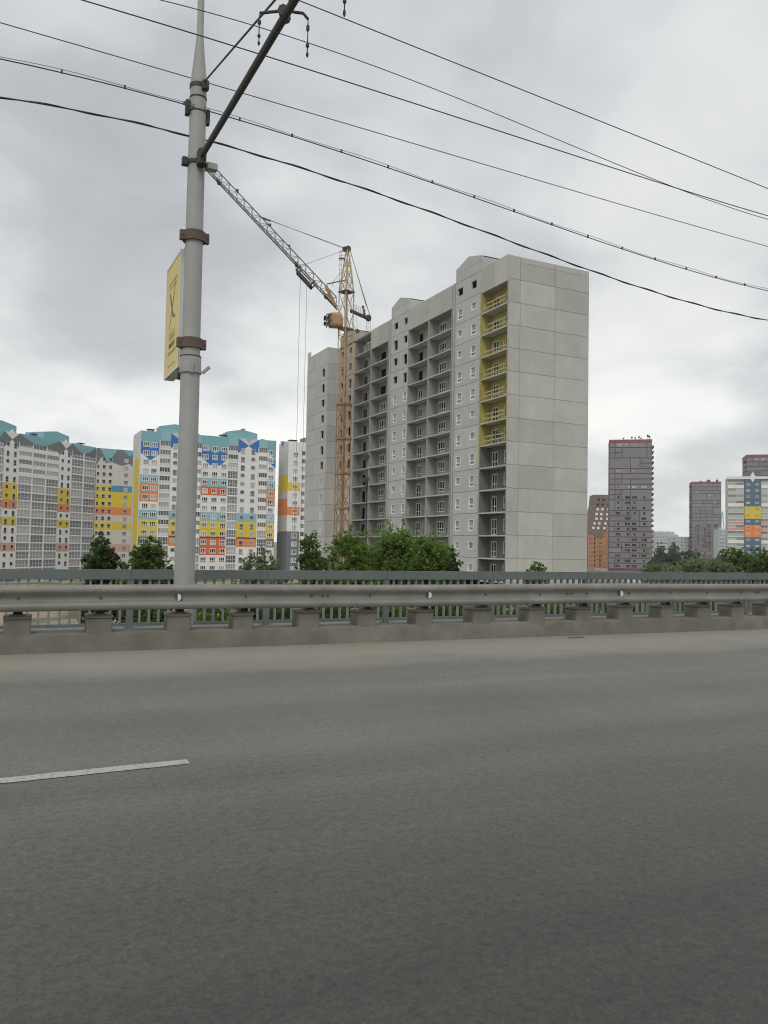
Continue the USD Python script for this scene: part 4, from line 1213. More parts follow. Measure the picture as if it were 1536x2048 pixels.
for g in range(4):
    m = MB()
    k0, k1 = [0, 4, 8, 13, NB][g], [0, 4, 8, 13, NB][g + 1]
    s0, s1 = jl * k0 / NB, jl * k1 / NB
    for e in range(3):
        a_, b_ = s0, s1
        if e == 2 and k0 == 0:
            a_ = jl * 0.6 / NB
        if e == 2 and k1 == NB:
            b_ = jl - 1.1
        m.bar(jp(a_, e), jp(b_, e), 0.15)
    for k in range(k0, k1):
        a_, b_ = jl * k / NB, jl * (k + 1) / NB
        mid = (a_ + b_) / 2
        m.bar(jp(a_, 0), jp(a_, 1), 0.065)
        m.bar(jp(a_, 0), jp(b_, 1), 0.05)
        m.bar(jp(a_, 1), jp(b_, 0), 0.05)
        top = min(mid, jl - 1.1)
        for e in (0, 1):
            m.bar(jp(a_, e), jp(top, 2), 0.06)
            m.bar(jp(b_, e), jp(top, 2), 0.06)
    m.put('jib_section', 'crane_grey', crane)
wheel(jp(jl + 0.1, 0) * 0.5 + jp(jl + 0.1, 1) * 0.5, 0.42, 1.0, jh).put('jib_tip_pulley', 'dark_steel', crane)
for s, e, sz in ((jl * 0.80, 2, 0.22), (jl * 0.55, 2, 0.22), (jl * 0.40, 2, 0.16), (jl * 0.985, 2, 0.12)):
    wheel(jp(s, e) + ju * 0.15, sz, 0.3, jh).put('rope_roller', 'dark_steel', crane)
for s in (jl * 0.90, jl * 0.30, jl * 0.07):
    m = MB()
    c = JF + jd * s
    m.bar(c - jh * JW, c + jh * JW, 0.5, 0.35)
    m.put('jib_crossbeam', 'crane_grey', crane)
m = MB()                                             # heavy foot of the jib
for e in (0, 1):
    m.bar(jp(-0.4, e), jp(2.2, e), 0.26)
m.bar(jp(2.2, 0), jp(2.2, 1), 0.7, 0.25)
m.bar(jp(0.2, 0) * 0.5 + jp(0.2, 1) * 0.5, jp(3.4, 2), 0.3, 0.5)
m.put('jib_foot', 'cab_brown', crane)
TIE = jp(jl * 0.605, 2)
m = MB()
for o in (-0.22, 0.22):
    m.tube([TIE + jh * o * 0.5 + ju * 0.1, HEAD + va3 * o - vr3 * 0.3], 0.035, 4)
m.put('tie_rope', 'dark_steel', crane)
m = MB()
m.bar(TIE + ju * 0.05, TIE + (HEAD - TIE) / np.linalg.norm(HEAD - TIE) * 1.4, 0.22)
m.put('tie_block', 'dark_steel', crane)
m = MB()
m.tube([jp(jl * 0.27, 2), HEAD - vr3 * 0.5 - [0, 0, 0.3]], 0.03, 4)
m.put('hoist_rope', 'crane_grey', crane)
# trolley under the jib
TS = jl * 0.218
m = MB()
for s in (-1.6, 1.6):
    for e in (-1, 1):
        p = JF + jd * (TS + s) + jh * e * 0.95
        m.bar(p + ju * 0.2, p - ju * 0.75, 0.2)
        m.bar(JF + jd * (TS + s) + jh * 0.95 - ju * 0.7, JF + jd * (TS + s) - jh * 0.95 - ju * 0.7, 0.25)
for e in (-1, 1):
    m.bar(JF + jd * (TS - 1.7) + jh * e * 0.95 - ju * 0.75, JF + jd * (TS + 1.7) + jh * e * 0.95 - ju * 0.75, 0.38, 0.3)
m.put('trolley', 'dark_steel', crane)
m = MB()
tb = JF + jd * TS - ju * 0.8
for s in (-0.75, 0.75):
    p = tb + jd * s
    q = p.copy()
    q[2] = -2.4
    q[:2] = tb[:2] + (p[:2] - tb[:2]) * 0.9
    m.tube([p, q], 0.028, 4)
m.put('hoist_rope', 'crane_grey', crane)
m = MB()
m.cbox(tb[0] - 0.8, tb[0] + 0.8, tb[1] - 0.25, tb[1] + 0.25, -3.3, -2.3, 0.1)
m.tube([(tb[0], tb[1], -3.3), (tb[0], tb[1], -3.7), (tb[0] + 0.25, tb[1], -3.9), (tb[0] + 0.3, tb[1], -3.7)], 0.07, 6)
m.put('hook_block', 'cab_brown', crane)
# cab
cm = MB()
cc = np.array([46.75, 115.35])
prof = [(-1.35, 0.25), (-1.25, -0.35), (-1.0, -0.85), (-0.3, -1.0), (1.1, -1.0), (1.1, 1.0), (-0.3, 1.0), (-1.25, 0.85)]
lay = [(35.75, 0.86), (36.1, 1.0), (37.4, 1.0), (37.85, 0.8)]
vv = [[*(cc + VR * a * s * 0.95 + VA * b * s), z] for z, s in lay for a, b in prof]
ff = []
for k in range(3):
    for i in range(8):
        j = (i + 1) % 8
        ff += [[k * 8 + i, k * 8 + j, k * 8 + 8 + j], [k * 8 + i, k * 8 + 8 + j, k * 8 + 8 + i]]
ff += [[0, i + 1, i] for i in range(1, 7)] + [[24, 24 + i, 25 + i] for i in range(1, 7)]
cm.add(vv, ff)
cab = cm.put('cab', 'cab_brown', crane)
pc = lambda a, b, z: [*(cc + VR * a + VA * b), z]
for za, zb in ((35.95, 36.55), (36.75, 37.5)):
    MB().bar(pc(-1.42, 0.2, za), pc(-1.36, 0.2, zb), 0.10, 1.1).put('cab_window', 'pane_dark', (crane, cab[1]))
    MB().bar(pc(-1.05, -0.86, za), pc(-1.02, -0.86, zb), 0.75, 0.08).put('cab_window', 'pane_dark', (crane, cab[1]))
m = MB()
for z in (35.85, 36.65, 37.62):
    m.bar(pc(-1.5, 0.6, z), pc(-1.38, -0.45, z), 0.16, 0.14)
    m.bar(pc(-1.38, -0.45, z), pc(-0.55, -1.06, z), 0.16, 0.14)
m.bar(pc(-1.44, -0.4, 35.8), pc(-1.44, -0.4, 37.7), 0.14)
m.put('cab_frame', 'cab_grey', (crane, cab[1]))
# counter arm with railing, ropes and pulley blocks
CA, CE = np.array([48.9, 114.7, 38.5]), np.array([51.3, 113.0, 37.15])
m = MB()
side = np.array([*VA, 0]) * 0.45
for s in (-1, 1):
    m.bar(CA + side * s, CE + side * s, 0.22, 0.3)
for k in range(5):
    p = CA + (CE - CA) * k / 4
    m.bar(p - side, p + side, 0.12)
m.put('counter_arm', 'dark_steel', crane)
m = MB()
for k in range(7):
    p = CA + (CE - CA) * (k + 0.6) / 8
    m.bar(p + side + [0, 0, 0.1], p + side + [0, 0, 1.15], 0.045)
    m.bar(p - side + [0, 0, 0.1], p - side + [0, 0, 1.15], 0.045)
for h in (0.6, 1.15):
    for s in (-1, 1):
        m.bar(CA + side * s + [0, 0, h], CE + (CA - CE) * 0.16 + side * s + [0, 0, h], 0.04)
m.put('walkway_railing', 'pale_grey_wall', crane)
for o in (-0.25, 0.25):
    wheel(CE + va3 * o + [0, 0, 0.1], 0.46, 0.22, va3).put('counter_pulley', 'dark_steel', crane)
m = MB()
m.bar(CE + [-0.5, 0.2, 0.4], CE + [-0.9, 0.3, 2.0], 0.16, 0.3)
m.put('tackle_block', 'dark_steel', crane)
m = MB()
for o in (-0.3, -0.1, 0.1, 0.3):
    m.tube([HEAD + va3 * o + vr3 * 0.35, CE + va3 * o + vr3 * (0.25 if o > 0 else -0.35) + [0, 0, 0.4 if o > 0 else 1.9]], 0.05, 4)
m.put('stay_rope', 'crane_grey', crane)
BX = np.array([51.85, 113.85])
m = MB()
for o in (-0.32, -0.05, 0.3):
    m.tube([CE + vr3 * o + va3 * o * 0.3, (*(BX + VR * o * 0.6), 15.8)], 0.03, 4)
m.tube([(*BX, 15.2), (*BX, 12.4)], 0.04, 4)
m.put('luffing_rope', 'crane_grey', crane)
for z in (15.4, 11.9):
    m = MB()
    m.cbox(BX[0] - 0.55, BX[0] + 0.3, BX[1] - 0.25, BX[1] + 0.25, z - 0.45, z + 0.3, 0.12)
    b_ = m.put('pulley_block', 'dark_steel', crane)
    wheel((BX[0] + 0.15, BX[1] - 0.05, z + 0.1), 0.34, 0.35, va3).put('sheave', 'dark_steel', (crane, b_[1]))
m = MB()
m.tube([(*BX, 11.4), (BX[0] + 0.1, BX[1], 10.2)], 0.28, 8)
m.tube([(BX[0] + 0.1, BX[1], 10.3), (BX[0] + 0.2, BX[1], -2.6)], 0.10, 8)
m.put('tension_rod', 'dark_steel', crane)
m = MB()
m.bar((*(MC + VR * 0.9), 35.6), (49.75, 113.8, 35.2), 0.09)
m.bar((*(MC + VR * 0.9), 36.6), (49.75, 113.8, 35.2), 0.07)
m.put('pulley_bracket', 'crane_grey', crane)
wheel((49.8, 113.8, 35.15), 0.32, 0.2, va3).put('side_pulley', 'dark_steel', crane)
m = MB()
m.tube([HEAD + vr3 * 0.5 - [0, 0, 1], (49.9, 113.9, 35.3)], 0.022, 4)
m.tube([(50.0, 113.9, 35.0), (50.0, 113.9, -2)], 0.022, 4)
m.put('hoist_rope', 'crane_grey', crane)
m = MB()
m.cbox(MC[0] - 3, MC[0] + 3, MC[1] - 3, MC[1] + 3, -3.9, -2.6, 0.2)
m.put('base_frame', 'crane_rust', crane)

# small litter lying on the dust by the kerb
for lab, s0, t0, k in (('flat scrap of dark debris on the dust beside the kerb', 8.19, 10.70, 0.16), ('small stone lying on the road dust left of the dark scrap', 3.6, 10.6, 0.03)):
    c = R(s0, t0, 0)
    dv = Thing('road_debris', lab, 'debris', c)
    m = MB()
    hv = trimesh.creation.icosphere(2, 1.0)
    pv = hv.vertices * [k, k * 0.35, k * 0.12 if k > 0.1 else k * 0.7]
    pv = pv * (0.7 + 0.6 * meshkit.noise(hv.vertices * 1.7 + s0, 2))[:, None]
    pv[:, 2] = np.maximum(pv[:, 2], 0.001)
    m.add(pv + c, hv.faces)
    m.put('scrap', 'bracket_rust' if k > 0.1 else 'walkway_concrete', dv, smooth=40)

# ------------------------------------------------------------------ street pole
PX, PY = 2.55, 12.1
pole = Thing('street_pole', 'pale grey tubular steel street pole with a dark overhead bracket arm, standing behind the guardrail', 'pole', (PX, PY, 0))
m = MB()
m.tube([(PX, PY, z) for z in (0.0, 2.0, 4.05, 4.055)], [0.152, 0.148, 0.142, 0.142], 28)
m.put('lower_shaft', 'pole_paint', pole, smooth=40)
m = MB()
m.tube([(PX, PY, z) for z in (4.0, 4.02, 4.22, 4.28, 6.4, 8.50)], [0.158, 0.160, 0.156, 0.137, 0.130, 0.123], 28)
m.put('middle_shaft', 'pole_paint', pole, smooth=40)
m = MB()
m.tube([(PX, PY, z) for z in (8.48, 8.6, 9.12, 9.3, 11.5)], [0.12, 0.112, 0.062, 0.052, 0.046], 20)
m.put('top_shaft', 'pole_paint', pole, smooth=40)
m = MB()
m.ring((PX, PY, 4.24), 0.150, 0.160, 0.012, 28)
m.put('collar_seam', 'dark_steel', pole)
for z in (6.08, 4.44):
    m = MB()
    m.ring((PX, PY, z), 0.128, 0.168, 0.15, 24)
    bnd = m.put('clamp_band', 'bracket_rust', pole)
    for s in (-1, 1):
        m = MB()
        m.cbox(PX + s * 0.185 - 0.035, PX + s * 0.185 + 0.035, PY - 0.06, PY + 0.02, z - 0.075, z + 0.075, 0.008)
        m.tube([(PX + s * 0.19, PY - 0.075, z), (PX + s * 0.19, PY + 0.035, z)], 0.012, 6)
        m.put('clamp_ear', 'bracket_rust', (pole, bnd[1]))
m = MB()
m.ring((PX, PY, 4.0), 0.14, 0.168, 0.03, 24)
rg_ = m.put('lower_ring', 'pole_paint', pole)
m = MB()
m.bar((PX + 0.17, PY - 0.05, 4.0), (PX + 0.27, PY - 0.1, 4.10), 0.04)
m.bar((PX - 0.02, PY - 0.165, 3.97), (PX + 0.0, PY - 0.165, 4.12), 0.035)
m.put('hook', 'pole_paint', (pole, rg_[1]))
# arm clamp, arm, stay
m = MB()
m.ring((PX, PY, 7.22), 0.125, 0.150, 0.05, 24)
m.cbox(PX - 0.22, PX - 0.13, PY - 0.06, PY + 0.04, 7.16, 7.28, 0.01)
m.put('arm_clamp', 'dark_steel', pole)
m = MB()
m.cbox(PX + 0.12, PX + 0.28, PY - 0.22, PY - 0.10, 7.10, 7.20, 0.01)
m.put('junction_box', 'pole_paint', pole)
m = MB()
m.tube([(PX + 0.03, PY - 0.14, 7.26), (PX + 0.03, 7.68, 7.06), (PX + 0.03, 5.2, 6.94)], 0.044, 12)
m.put('bracket_arm', 'dark_steel', pole)
m = MB()
m.cbox(PX - 0.03, PX + 0.09, PY - 0.30, PY - 0.13, 7.12, 7.36, 0.02)
m.put('arm_socket', 'dark_steel', pole)
m = MB()
m.ring((PX, PY, 8.42), 0.122, 0.135, 0.06, 24)
m.ring((PX, PY, 8.24), 0.123, 0.132, 0.02, 24)
m.ring((PX, PY, 8.02), 0.124, 0.133, 0.02, 24)
m.cbox(PX + 0.02, PX + 0.12, PY - 0.20, PY - 0.10, 8.33, 8.47, 0.015)
m.put('stay_clamp', 'dark_steel', pole)
m = MB()
m.tube([(PX + 0.05, PY - 0.2, 8.43), (PX + 0.03, 8.31, 7.47), (PX + 0.03, 6.2, 6.90)], 0.014, 6)
m.put('stay_rod', 'post_steel', pole)
# droppers with insulators hanging from the arm
for yy, zz, L in ((8.02, 7.12, 0.42), (7.0, 7.03, 0.5)):
    m = MB()
    m.tube([(PX - 0.20, yy + 0.15, zz + 0.02), (PX + 0.03, yy, zz + 0.03), (PX + 0.20, yy - 0.12, zz - 0.02), (PX + 0.25, yy - 0.14, zz - 0.08)], 0.016, 8)
    m.tube([(PX - 0.01, yy - 0.08, zz - 0.02), (PX + 0.07, yy + 0.08, zz)], 0.06, 8)
    hb = m.put('hanger_bar', 'dark_steel', pole)
    for dx, dy, l2 in ((-0.20, 0.15, L * 0.8), (0.25, -0.14, L)):
        z0 = zz - (0.0 if dx < 0 else 0.08)
        zs_ = np.linspace(0, 1, 22)
        rad_ = [0.006 + (0.013 if abs(t - 0.22) < 0.07 or abs(t - 0.68) < 0.06 else 0.0) + (0.009 if 0.88 < t < 0.96 else 0) for t in zs_]
        m = MB()
        m.tube([(PX + dx, yy + dy, z0 - t * l2) for t in zs_], rad_, 8)
        m.put('insulator', 'dark_steel', (pole, hb[1]))
for z, dx in ((8.06, -0.16), (7.98, 0.15)):
    m = MB()
    m.cbox(PX + dx - 0.03, PX + dx + 0.03, PY - 0.05, PY + 0.05, z - 0.11, z + 0.12, 0.01)
    m.put('cable_bracket', 'dark_steel', pole)

# ------------------------------------------------------------------ sign box
sgn = Thing('advertising_light_box', 'tall yellow advertising light box clamped to the street pole, seen edge-on', 'sign', (2.47, 12.85, 3.9))
SX0, SX1, SY0, SY1, SZ0, SZ1 = 2.40, 2.555, 12.27, 13.40, 4.10, 5.94
m = MB()
m.cbox(SX0 + 0.004, SX1 - 0.004, SY0, SY1, SZ0, SZ1, 0.01)
m.put('box_body', 'sign_frame', sgn)
XF = Fr((SX0 + 0.004, 0), 0)
if XF.n[0] > 0:
    XF.out(-1)
m = MB()
for a, b, c, d in ((SY0, SY1, SZ0, SZ0 + 0.04), (SY0, SY1, SZ1 - 0.04, SZ1), (SY0, SY0 + 0.04, SZ0 + 0.04, SZ1 - 0.04), (SY1 - 0.04, SY1, SZ0 + 0.04, SZ1 - 0.04)):
    m.box(XF, a, b, 0.0, 0.012, c, d)
m.put('front_trim', 'sign_frame', sgn)
fc = MB().box(XF, SY0 + 0.041, SY1 - 0.041, 0.0, 0.006, SZ0 + 0.041, SZ1 - 0.041).put('face_sheet', 'sign_yellow', sgn)
# the print: two crossed strokes over short unreadable lines
m = MB()
yc, zc = (SY0 + SY1) / 2, SZ0 + 1.10


def stroke(pts, w):
    p = np.array(pts)
    t = np.gradient(p, axis=0)
    t /= np.linalg.norm(t, axis=1, keepdims=True)
    nn = np.stack([-t[:, 1], t[:, 0]], 1)
    ww = np.array(w)[:, None] / 2
    return [tuple(q) for q in np.vstack([p + nn * ww, (p - nn * ww)[::-1]])]


# seen from outside (from -x) the reader's right is towards smaller y
m.poly(XF, stroke([(yc + 0.24, zc + 0.24), (yc + 0.10, zc + 0.05), (yc - 0.04, zc - 0.16), (yc - 0.22, zc - 0.22)], [0.05, 0.075, 0.07, 0.03]), 0.0061, 0.0085)
m.put('emblem', 'sign_print', (sgn, fc[1]))
m = MB()
m.poly(XF, stroke([(yc - 0.20, zc + 0.36), (yc - 0.06, zc + 0.12), (yc + 0.08, zc - 0.1), (yc + 0.24, zc - 0.34)], [0.03, 0.05, 0.05, 0.03]), 0.0061, 0.0075)
m.put('emblem', 'sign_print', (sgn, fc[1]))
rb = random.Random(31)
m = MB()
for z, h, wd in ((SZ1 - 0.36, 0.045, 0.66), (SZ1 - 0.43, 0.03, 0.6), (zc - 0.42, 0.02, 0.40), (zc - 0.53, 0.09, 0.42), (zc - 0.66, 0.07, 0.30), (SZ0 + 0.44, 0.09, 0.50), (SZ0 + 0.33, 0.06, 0.62), (SZ0 + 0.14, 0.03, 0.5)):
    y = yc - wd / 2
    while y < yc + wd / 2:
        l = rb.uniform(0.03, 0.075)
        m.box(XF, y, y + l, 0.0061, 0.0075, z, z + h * rb.uniform(0.7, 1.1))
        y += l + rb.uniform(0.012, 0.03)
m.put('print_lines', 'sign_print_faint', (sgn, fc[1]))
for z in (6.0, 4.44):
    m = MB()
    m.cbox(2.46, 2.52, 12.2, 12.75, z - 0.03 if z < 5 else SZ1, z + 0.03 if z < 5 else SZ1 + 0.05, 0.005)
    m.put('mount_arm', 'bracket_rust', sgn)
m = MB()
m.bar((2.47, 12.36, SZ0 - 0.005), (2.45, 12.40, SZ0 - 0.17), 0.03, 0.09)
m.put('lower_strut', 'dark_steel', sgn)

# ------------------------------------------------------------------ overhead cables
def spl(pts, n=70):
    p = np.array(pts, float)
    k = min(3, len(p) - 1)
    x = np.linspace(p[0, 0], p[-1, 0], n)
    return x, np.polyval(np.polyfit(p[:, 0], p[:, 1], k), x)


def cable(label, y, pts, r, ext_l=-9.0, ext_r=40.0, drift=-0.035):
    p = [(a, b) for a, b in pts]
    sl = (p[1][1] - p[0][1]) / (p[1][0] - p[0][0])
    sr = (p[-1][1] - p[-2][1]) / (p[-1][0] - p[-2][0])
    x, z = spl(p)
    xs = np.concatenate([[ext_l, (ext_l + p[0][0]) / 2], x, [(ext_r + p[-1][0]) / 2, ext_r]])
    zz = np.concatenate([[z[0] + sl * (ext_l - x[0]), z[0] + sl * (ext_l - x[0]) / 2], z, [z[-1] + sr * (ext_r - x[-1]) / 2, z[-1] + sr * (ext_r - x[-1])]])
    th = Thing('overhead_cable', label, 'cable', (2.5, y, 6.0))
    MB().tube(np.stack([xs, np.full_like(xs, y), zz], 1), r, 6).put('strand', 'cable', th)
    return th, xs, zz


c1, x1, z1 = cable('lowest and thickest black cable, clamped to the pole just above the bracket arm', 12.1, [(-0.17, 7.50), (1.0, 7.62), (2.18, 7.70), (2.83, 7.68), (5.11, 7.38), (8.11, 7.08), (11.09, 6.84), (15.21, 6.58)], 0.0100)
xs = np.linspace(-4, 24, 260)
zz = np.interp(xs, x1, z1)
MB().tube(np.stack([xs, 12.1 + 0.016 * np.cos(xs * 5), zz + 0.016 * np.sin(xs * 5)], 1), 0.007, 5).put('wrapped_strand', 'cable', c1)
c2, x2, z2 = cable('black cable lashed below a thin carrier wire with small clips, second from the bottom', 12.0, [(-0.19, 7.99), (0.74, 8.04), (2.03, 8.11), (2.37, 8.09), (2.87, 8.06), (4.17, 7.93), (5.99, 7.78), (8.03, 7.60), (10.99, 7.45), (15.09, 7.19)], 0.0082)
xs = np.linspace(-4, 26, 200)
zz = np.interp(xs, x2, z2) + 0.035 + 0.012 * np.sin(xs * 2.6)
MB().tube(np.stack([xs, np.full_like(xs, 12.0), zz], 1), 0.004, 5).put('carrier_wire', 'cable', c2)
for s in np.arange(-3.7, 25, 0.86):
    z = float(np.interp(s, x2, z2))
    m = MB()
    m.box(WORLD, s - 0.012, s + 0.012, 11.988, 12.012, z - 0.008, z + 0.044)
    m.put('clip', 'cable', c2)
cable('thin cable tied to the pole top beside the stay rod', 12.25, [(-0.21, 8.69), (1.12, 8.64), (2.51, 8.62), (4.23, 8.60), (8.15, 8.48), (15.34, 8.34)], 0.0068)
cable('smooth dark cable passing in front of the pole at its narrowing neck', 9.0, [(0.63, 7.25), (1.84, 7.23), (3.37, 7.22), (6.01, 7.13), (8.43, 7.07), (11.32, 7.02)], 0.0068)
cable('thin wire crossing another cable near the right edge', 7.0, [(1.10, 6.15), (2.12, 6.19), (2.93, 6.19), (4.67, 6.01), (7.6, 5.79), (8.8, 5.72)], 0.004)
cable('uppermost thin wire at the upper right', 6.0, [(2.04, 5.83), (4.0, 5.70), (7.55, 5.46)], 0.0042)

# ------------------------------------------------------------------ trees and bushes
def crown(th, rng, cx, cy, zb, zt, rx, ry, n, size, mtl, lobes=9, name='crown', top_pow=0.75, up=1.3):
    """leaf-sized faces gathered in twigs; twigs gathered in uneven upright lobes"""
    h = zt - zb
    ntw = max(80, n // 10)
    bl = []
    for k in range(lobes):                                       # overlapping rounded masses of uneven height
        a = 2.4 * k + rng.uniform(-0.5, 0.5)
        q = 0.0 if k == 0 else (0.25 + 0.55 * (k / lobes)) * rng.uniform(0.8, 1.1)
        top_ = h * (0.97 if k == 0 else (1 - 0.42 * q * q) * rng.uniform(0.84, 1.02))
        br = rng.uniform(0.42, 0.62)
        bl.append((cx + math.cos(a) * q * rx * 0.8, cy + math.sin(a) * q * ry * 0.8, top_, br))
    bl = np.array(bl)
    li = rng.integers(0, lobes, ntw)
    d_ = rng.normal(0, 1, (ntw, 3))
    d_ /= np.linalg.norm(d_, axis=1, keepdims=True)
    rr = rng.uniform(0.5, 1, ntw) ** 0.5 * (0.75 + 0.5 * meshkit.noise(d_ * 2.2 + li[:, None] * 7.3, 3))
    hz_ = bl[li, 2] * 0.47
    tw = np.stack([bl[li, 0] + d_[:, 0] * rr * bl[li, 3] * rx, bl[li, 1] + d_[:, 1] * rr * bl[li, 3] * ry, zb + hz_ + d_[:, 2] * rr * hz_ * 1.02], 1)
    ns_ = max(8, ntw // 9)                                         # loose shoots past the outline
    si = rng.integers(0, lobes, ns_)
    sa, sq = rng.uniform(0, 2 * np.pi, ns_), np.sqrt(rng.uniform(0, 1, ns_)) * 0.8
    sp_ = np.stack([bl[si, 0] + np.cos(sa) * sq * bl[si, 3] * rx, bl[si, 1] + np.sin(sa) * sq * bl[si, 3] * ry, zb + bl[si, 2] * (0.86 + 0.2 * rng.uniform(0, 1, ns_) * (1 - sq * 0.6))], 1)
    tw = np.vstack([tw, sp_])
    ln = np.stack([bl[:, 0], bl[:, 1], bl[:, 2], bl[:, 3]], 1)
    keep = meshkit.noise(tw * np.array([1.6, 1.6, 1.6]) / max(0.45, rx * 0.5), 5) > 0.30
    tw = tw[keep]
    k = rng.integers(0, len(tw), n)
    tl = 0.17 * max(rx, 0.7)
    tdir = rng.normal(0, 1, (len(tw), 3)) + np.array([0, 0, 1.1])
    tdir /= np.linalg.norm(tdir, axis=1, keepdims=True)
    c = tw[k] + tdir[k] * rng.uniform(-0.3, 1, n)[:, None] * tl + rng.normal(0, 0.11 * tl + 0.02, (n, 3))
    nrm = rng.normal(0, 1, (n, 3)) + np.array([0, 0, up])
    nrm /= np.linalg.norm(nrm, axis=1, keepdims=True)
    a = np.cross(nrm, rng.normal(0, 1, (n, 3)))
    a /= np.linalg.norm(a, axis=1, keepdims=True)
    b = np.cross(nrm, a)
    s = size * rng.uniform(0.6, 1.25, n)[:, None]
    v = np.stack([c - a * s * 0.62, c + b * s * 0.36, c + a * s * 0.62, c - b * s * 0.36], 1).reshape(-1, 3)
    i = np.arange(n)[:, None] * 4
    f = np.vstack([i + np.array([0, 1, 2]), i + np.array([0, 2, 3])])
    m = MB()
    m.add(v, f)
    m.put(name, mtl, th)
    return ln


def tree(name, label, x, y, top, rx, n, size, mtl, seed, ry=None, group=None, lobes=9, cat='tree', trunk=True):
    rng = np.random.default_rng(seed)
    zb = float(gz(x, y)) - 0.05
    th = Thing(name, label, cat, (x, y, zb), group=group)
    ln = crown(th, rng, x, y, zb + 0.02 * (top - zb), top, rx, ry or rx, int(n * 1.75), size * 1.25, mtl, lobes)
    if trunk:
        m = MB()
        for q in ln[:7]:
            p0 = np.array([x + rng.uniform(-.15, .15), y + rng.uniform(-.15, .15), zb])
            p2 = np.array([q[0], q[1], zb + q[2] * 0.9])
            p1 = (p0 + p2) / 2 + rng.normal(0, 0.1, 3) * rx
            m.tube([p0, p1, p2], [0.028 * (top - zb) * 0.35 + 0.02, 0.03, 0.01], 6)
        m.put('stems', 'bark', th, smooth=True)
    return th


tree('tree', 'leafy tree at far left in front of the angled grey topped high-rise', 4.7, 42.1, 1.9, 1.2, 5200, 0.16, 'leaf_dark', 101)
tree('tree', 'dense dark round tree left of the street pole', 6.3, 38.1, 1.72, 1.10, 6500, 0.14, 'leaf_green', 102, lobes=12)
tree('shrub', 'small shrub filling the gap between the two trees left of the pole', 6.5, 45.4, 0.45, 0.75, 2400, 0.14, 'leaf_dark', 103, cat='shrub')
tree('shrub', 'small shrub half hidden by the foot of the street pole', 7.6, 39.6, 0.55, 0.45, 1600, 0.13, 'leaf_dark', 104, cat='shrub')
tree('tree', 'pale green loose tree right of the pole, before the orange banded high-rise', 13.5, 44.6, 1.3, 1.5, 3600, 0.15, 'leaf_grey', 105)
tree('shrub', 'low pale shrub in front of the striped end wall', 13.4, 40.2, 0.5, 0.75, 2000, 0.13, 'leaf_grey', 118, cat='shrub')
tree('tree', 'pointed dark green tree in front of the narrow end wing of the unfinished block', 16.0, 42.3, 2.2, 1.2, 5200, 0.14, 'leaf_green', 106)
tree('tree', 'bushy green tree hiding the foot of the tower crane', 19.1, 44.1, 2.75, 1.7, 7500, 0.15, 'leaf_bright', 107, lobes=11)
tree('tree', 'tallest and widest bright green tree before the unfinished block', 22.6, 44.6, 3.25, 2.55, 12000, 0.15, 'leaf_bright', 108, lobes=15)
tree('tree', 'green tree joined to the right side of the tallest tree', 23.0, 41.1, 2.4, 1.85, 7500, 0.15, 'leaf_bright', 109, lobes=11)
tree('tree', 'thin dark tree at the right end of the green tree group', 23.2, 38.8, 1.72, 0.6, 2200, 0.13, 'leaf_dark', 110, lobes=6)
tree('shrub', 'bright young shrub alone before the blank concrete end wall', 35.4, 47.3, 0.85, 1.0, 2600, 0.15, 'leaf_bright', 111, cat='shrub')
tree('shrub', 'tiny pointed sapling left of the bright young shrub', 33.4, 46.0, 0.3, 0.26, 500, 0.12, 'leaf_green', 112, cat='shrub', lobes=3)
tree('shrub', 'grey green shrub at the right of the tallest dark tower', 41.8, 40.9, 0.45, 1.8, 3600, 0.14, 'leaf_grey', 113, cat='shrub')
tree('tree', 'broad pale green tree below the lone brown-grey tower', 56.9, 52.4, 1.1, 2.9, 6000, 0.19, 'leaf_grey', 114)
tree('tree', 'pale green tree just left of the blue striped high-rise', 55.6, 48.6, 1.3, 2.2, 4600, 0.18, 'leaf_grey', 115)
tree('tree', 'taller green tree before the blue striped high-rise', 61.9, 52.3, 2.2, 2.1, 5000, 0.2, 'leaf_green', 116)
tree('tree', 'dark green tree at the right edge before the blue striped high-rise', 46.5, 37.5, 1.95, 1.6, 6000, 0.15, 'leaf_green', 117)
tree('tree', 'dense tree cut by the right edge of the view', 50.4, 38.4, 2.2, 2.0, 5000, 0.16, 'leaf_green', 119)
tree('tree', 'grey green tree in the middle distance right beside the tallest dark tower', 82.0, 82.5, -0.1, 3.0, 3200, 0.24, 'leaf_grey', 120)
tree('tree', 'rounded tree in the middle distance left of the lone tower', 97.3, 91.8, 0.7, 3.0, 3200, 0.26, 'leaf_far', 121)
far = [('f', 246.5, 247.4, 2.2, 5.4), ('f', 320.3, 311.6, 4.6, 6.0), ('f', 196.6, 193.8, 1.5, 3.9), ('f', 232.5, 220.8, 2.8, 4.2), ('f', 245.0, 214.8, 2.6, 3.4), ('f', 231.7, 199.0, 2.6, 4.0), ('f', 150, 150, -1.0, 4.0), ('f', 172, 160, -0.5, 4.2), ('f', 190, 165, 0.4, 4.4), ('f', 260, 262, 2.6, 5), ('f', 300, 280, 3.4, 5)]
wood = Thing('distant_wood', 'dark green far wood in the gap between the two dark towers', 'wood', (250, 240, -10), kind='stuff')
for i, (_, x, y, tp, rx) in enumerate(far):
    crown(wood, np.random.default_rng(200 + i), x, y, float(gz(x, y)), tp, rx, rx, 2400, 0.75, 'leaf_far', 7)
for i, (x, y, tp, rx, lab) in enumerate(((462.4, 465.1, 9.4, 5.0, 'round dark tree at the foot of the distant pale building, nearer the tallest tower'), (486, 474.5, 10.2, 5.6, 'round dark tree at the right foot of the distant pale building'))):
    tree('distant_tree', lab, x, y, tp, rx, 1800, 0.9, 'leaf_far', 230 + i, lobes=8)
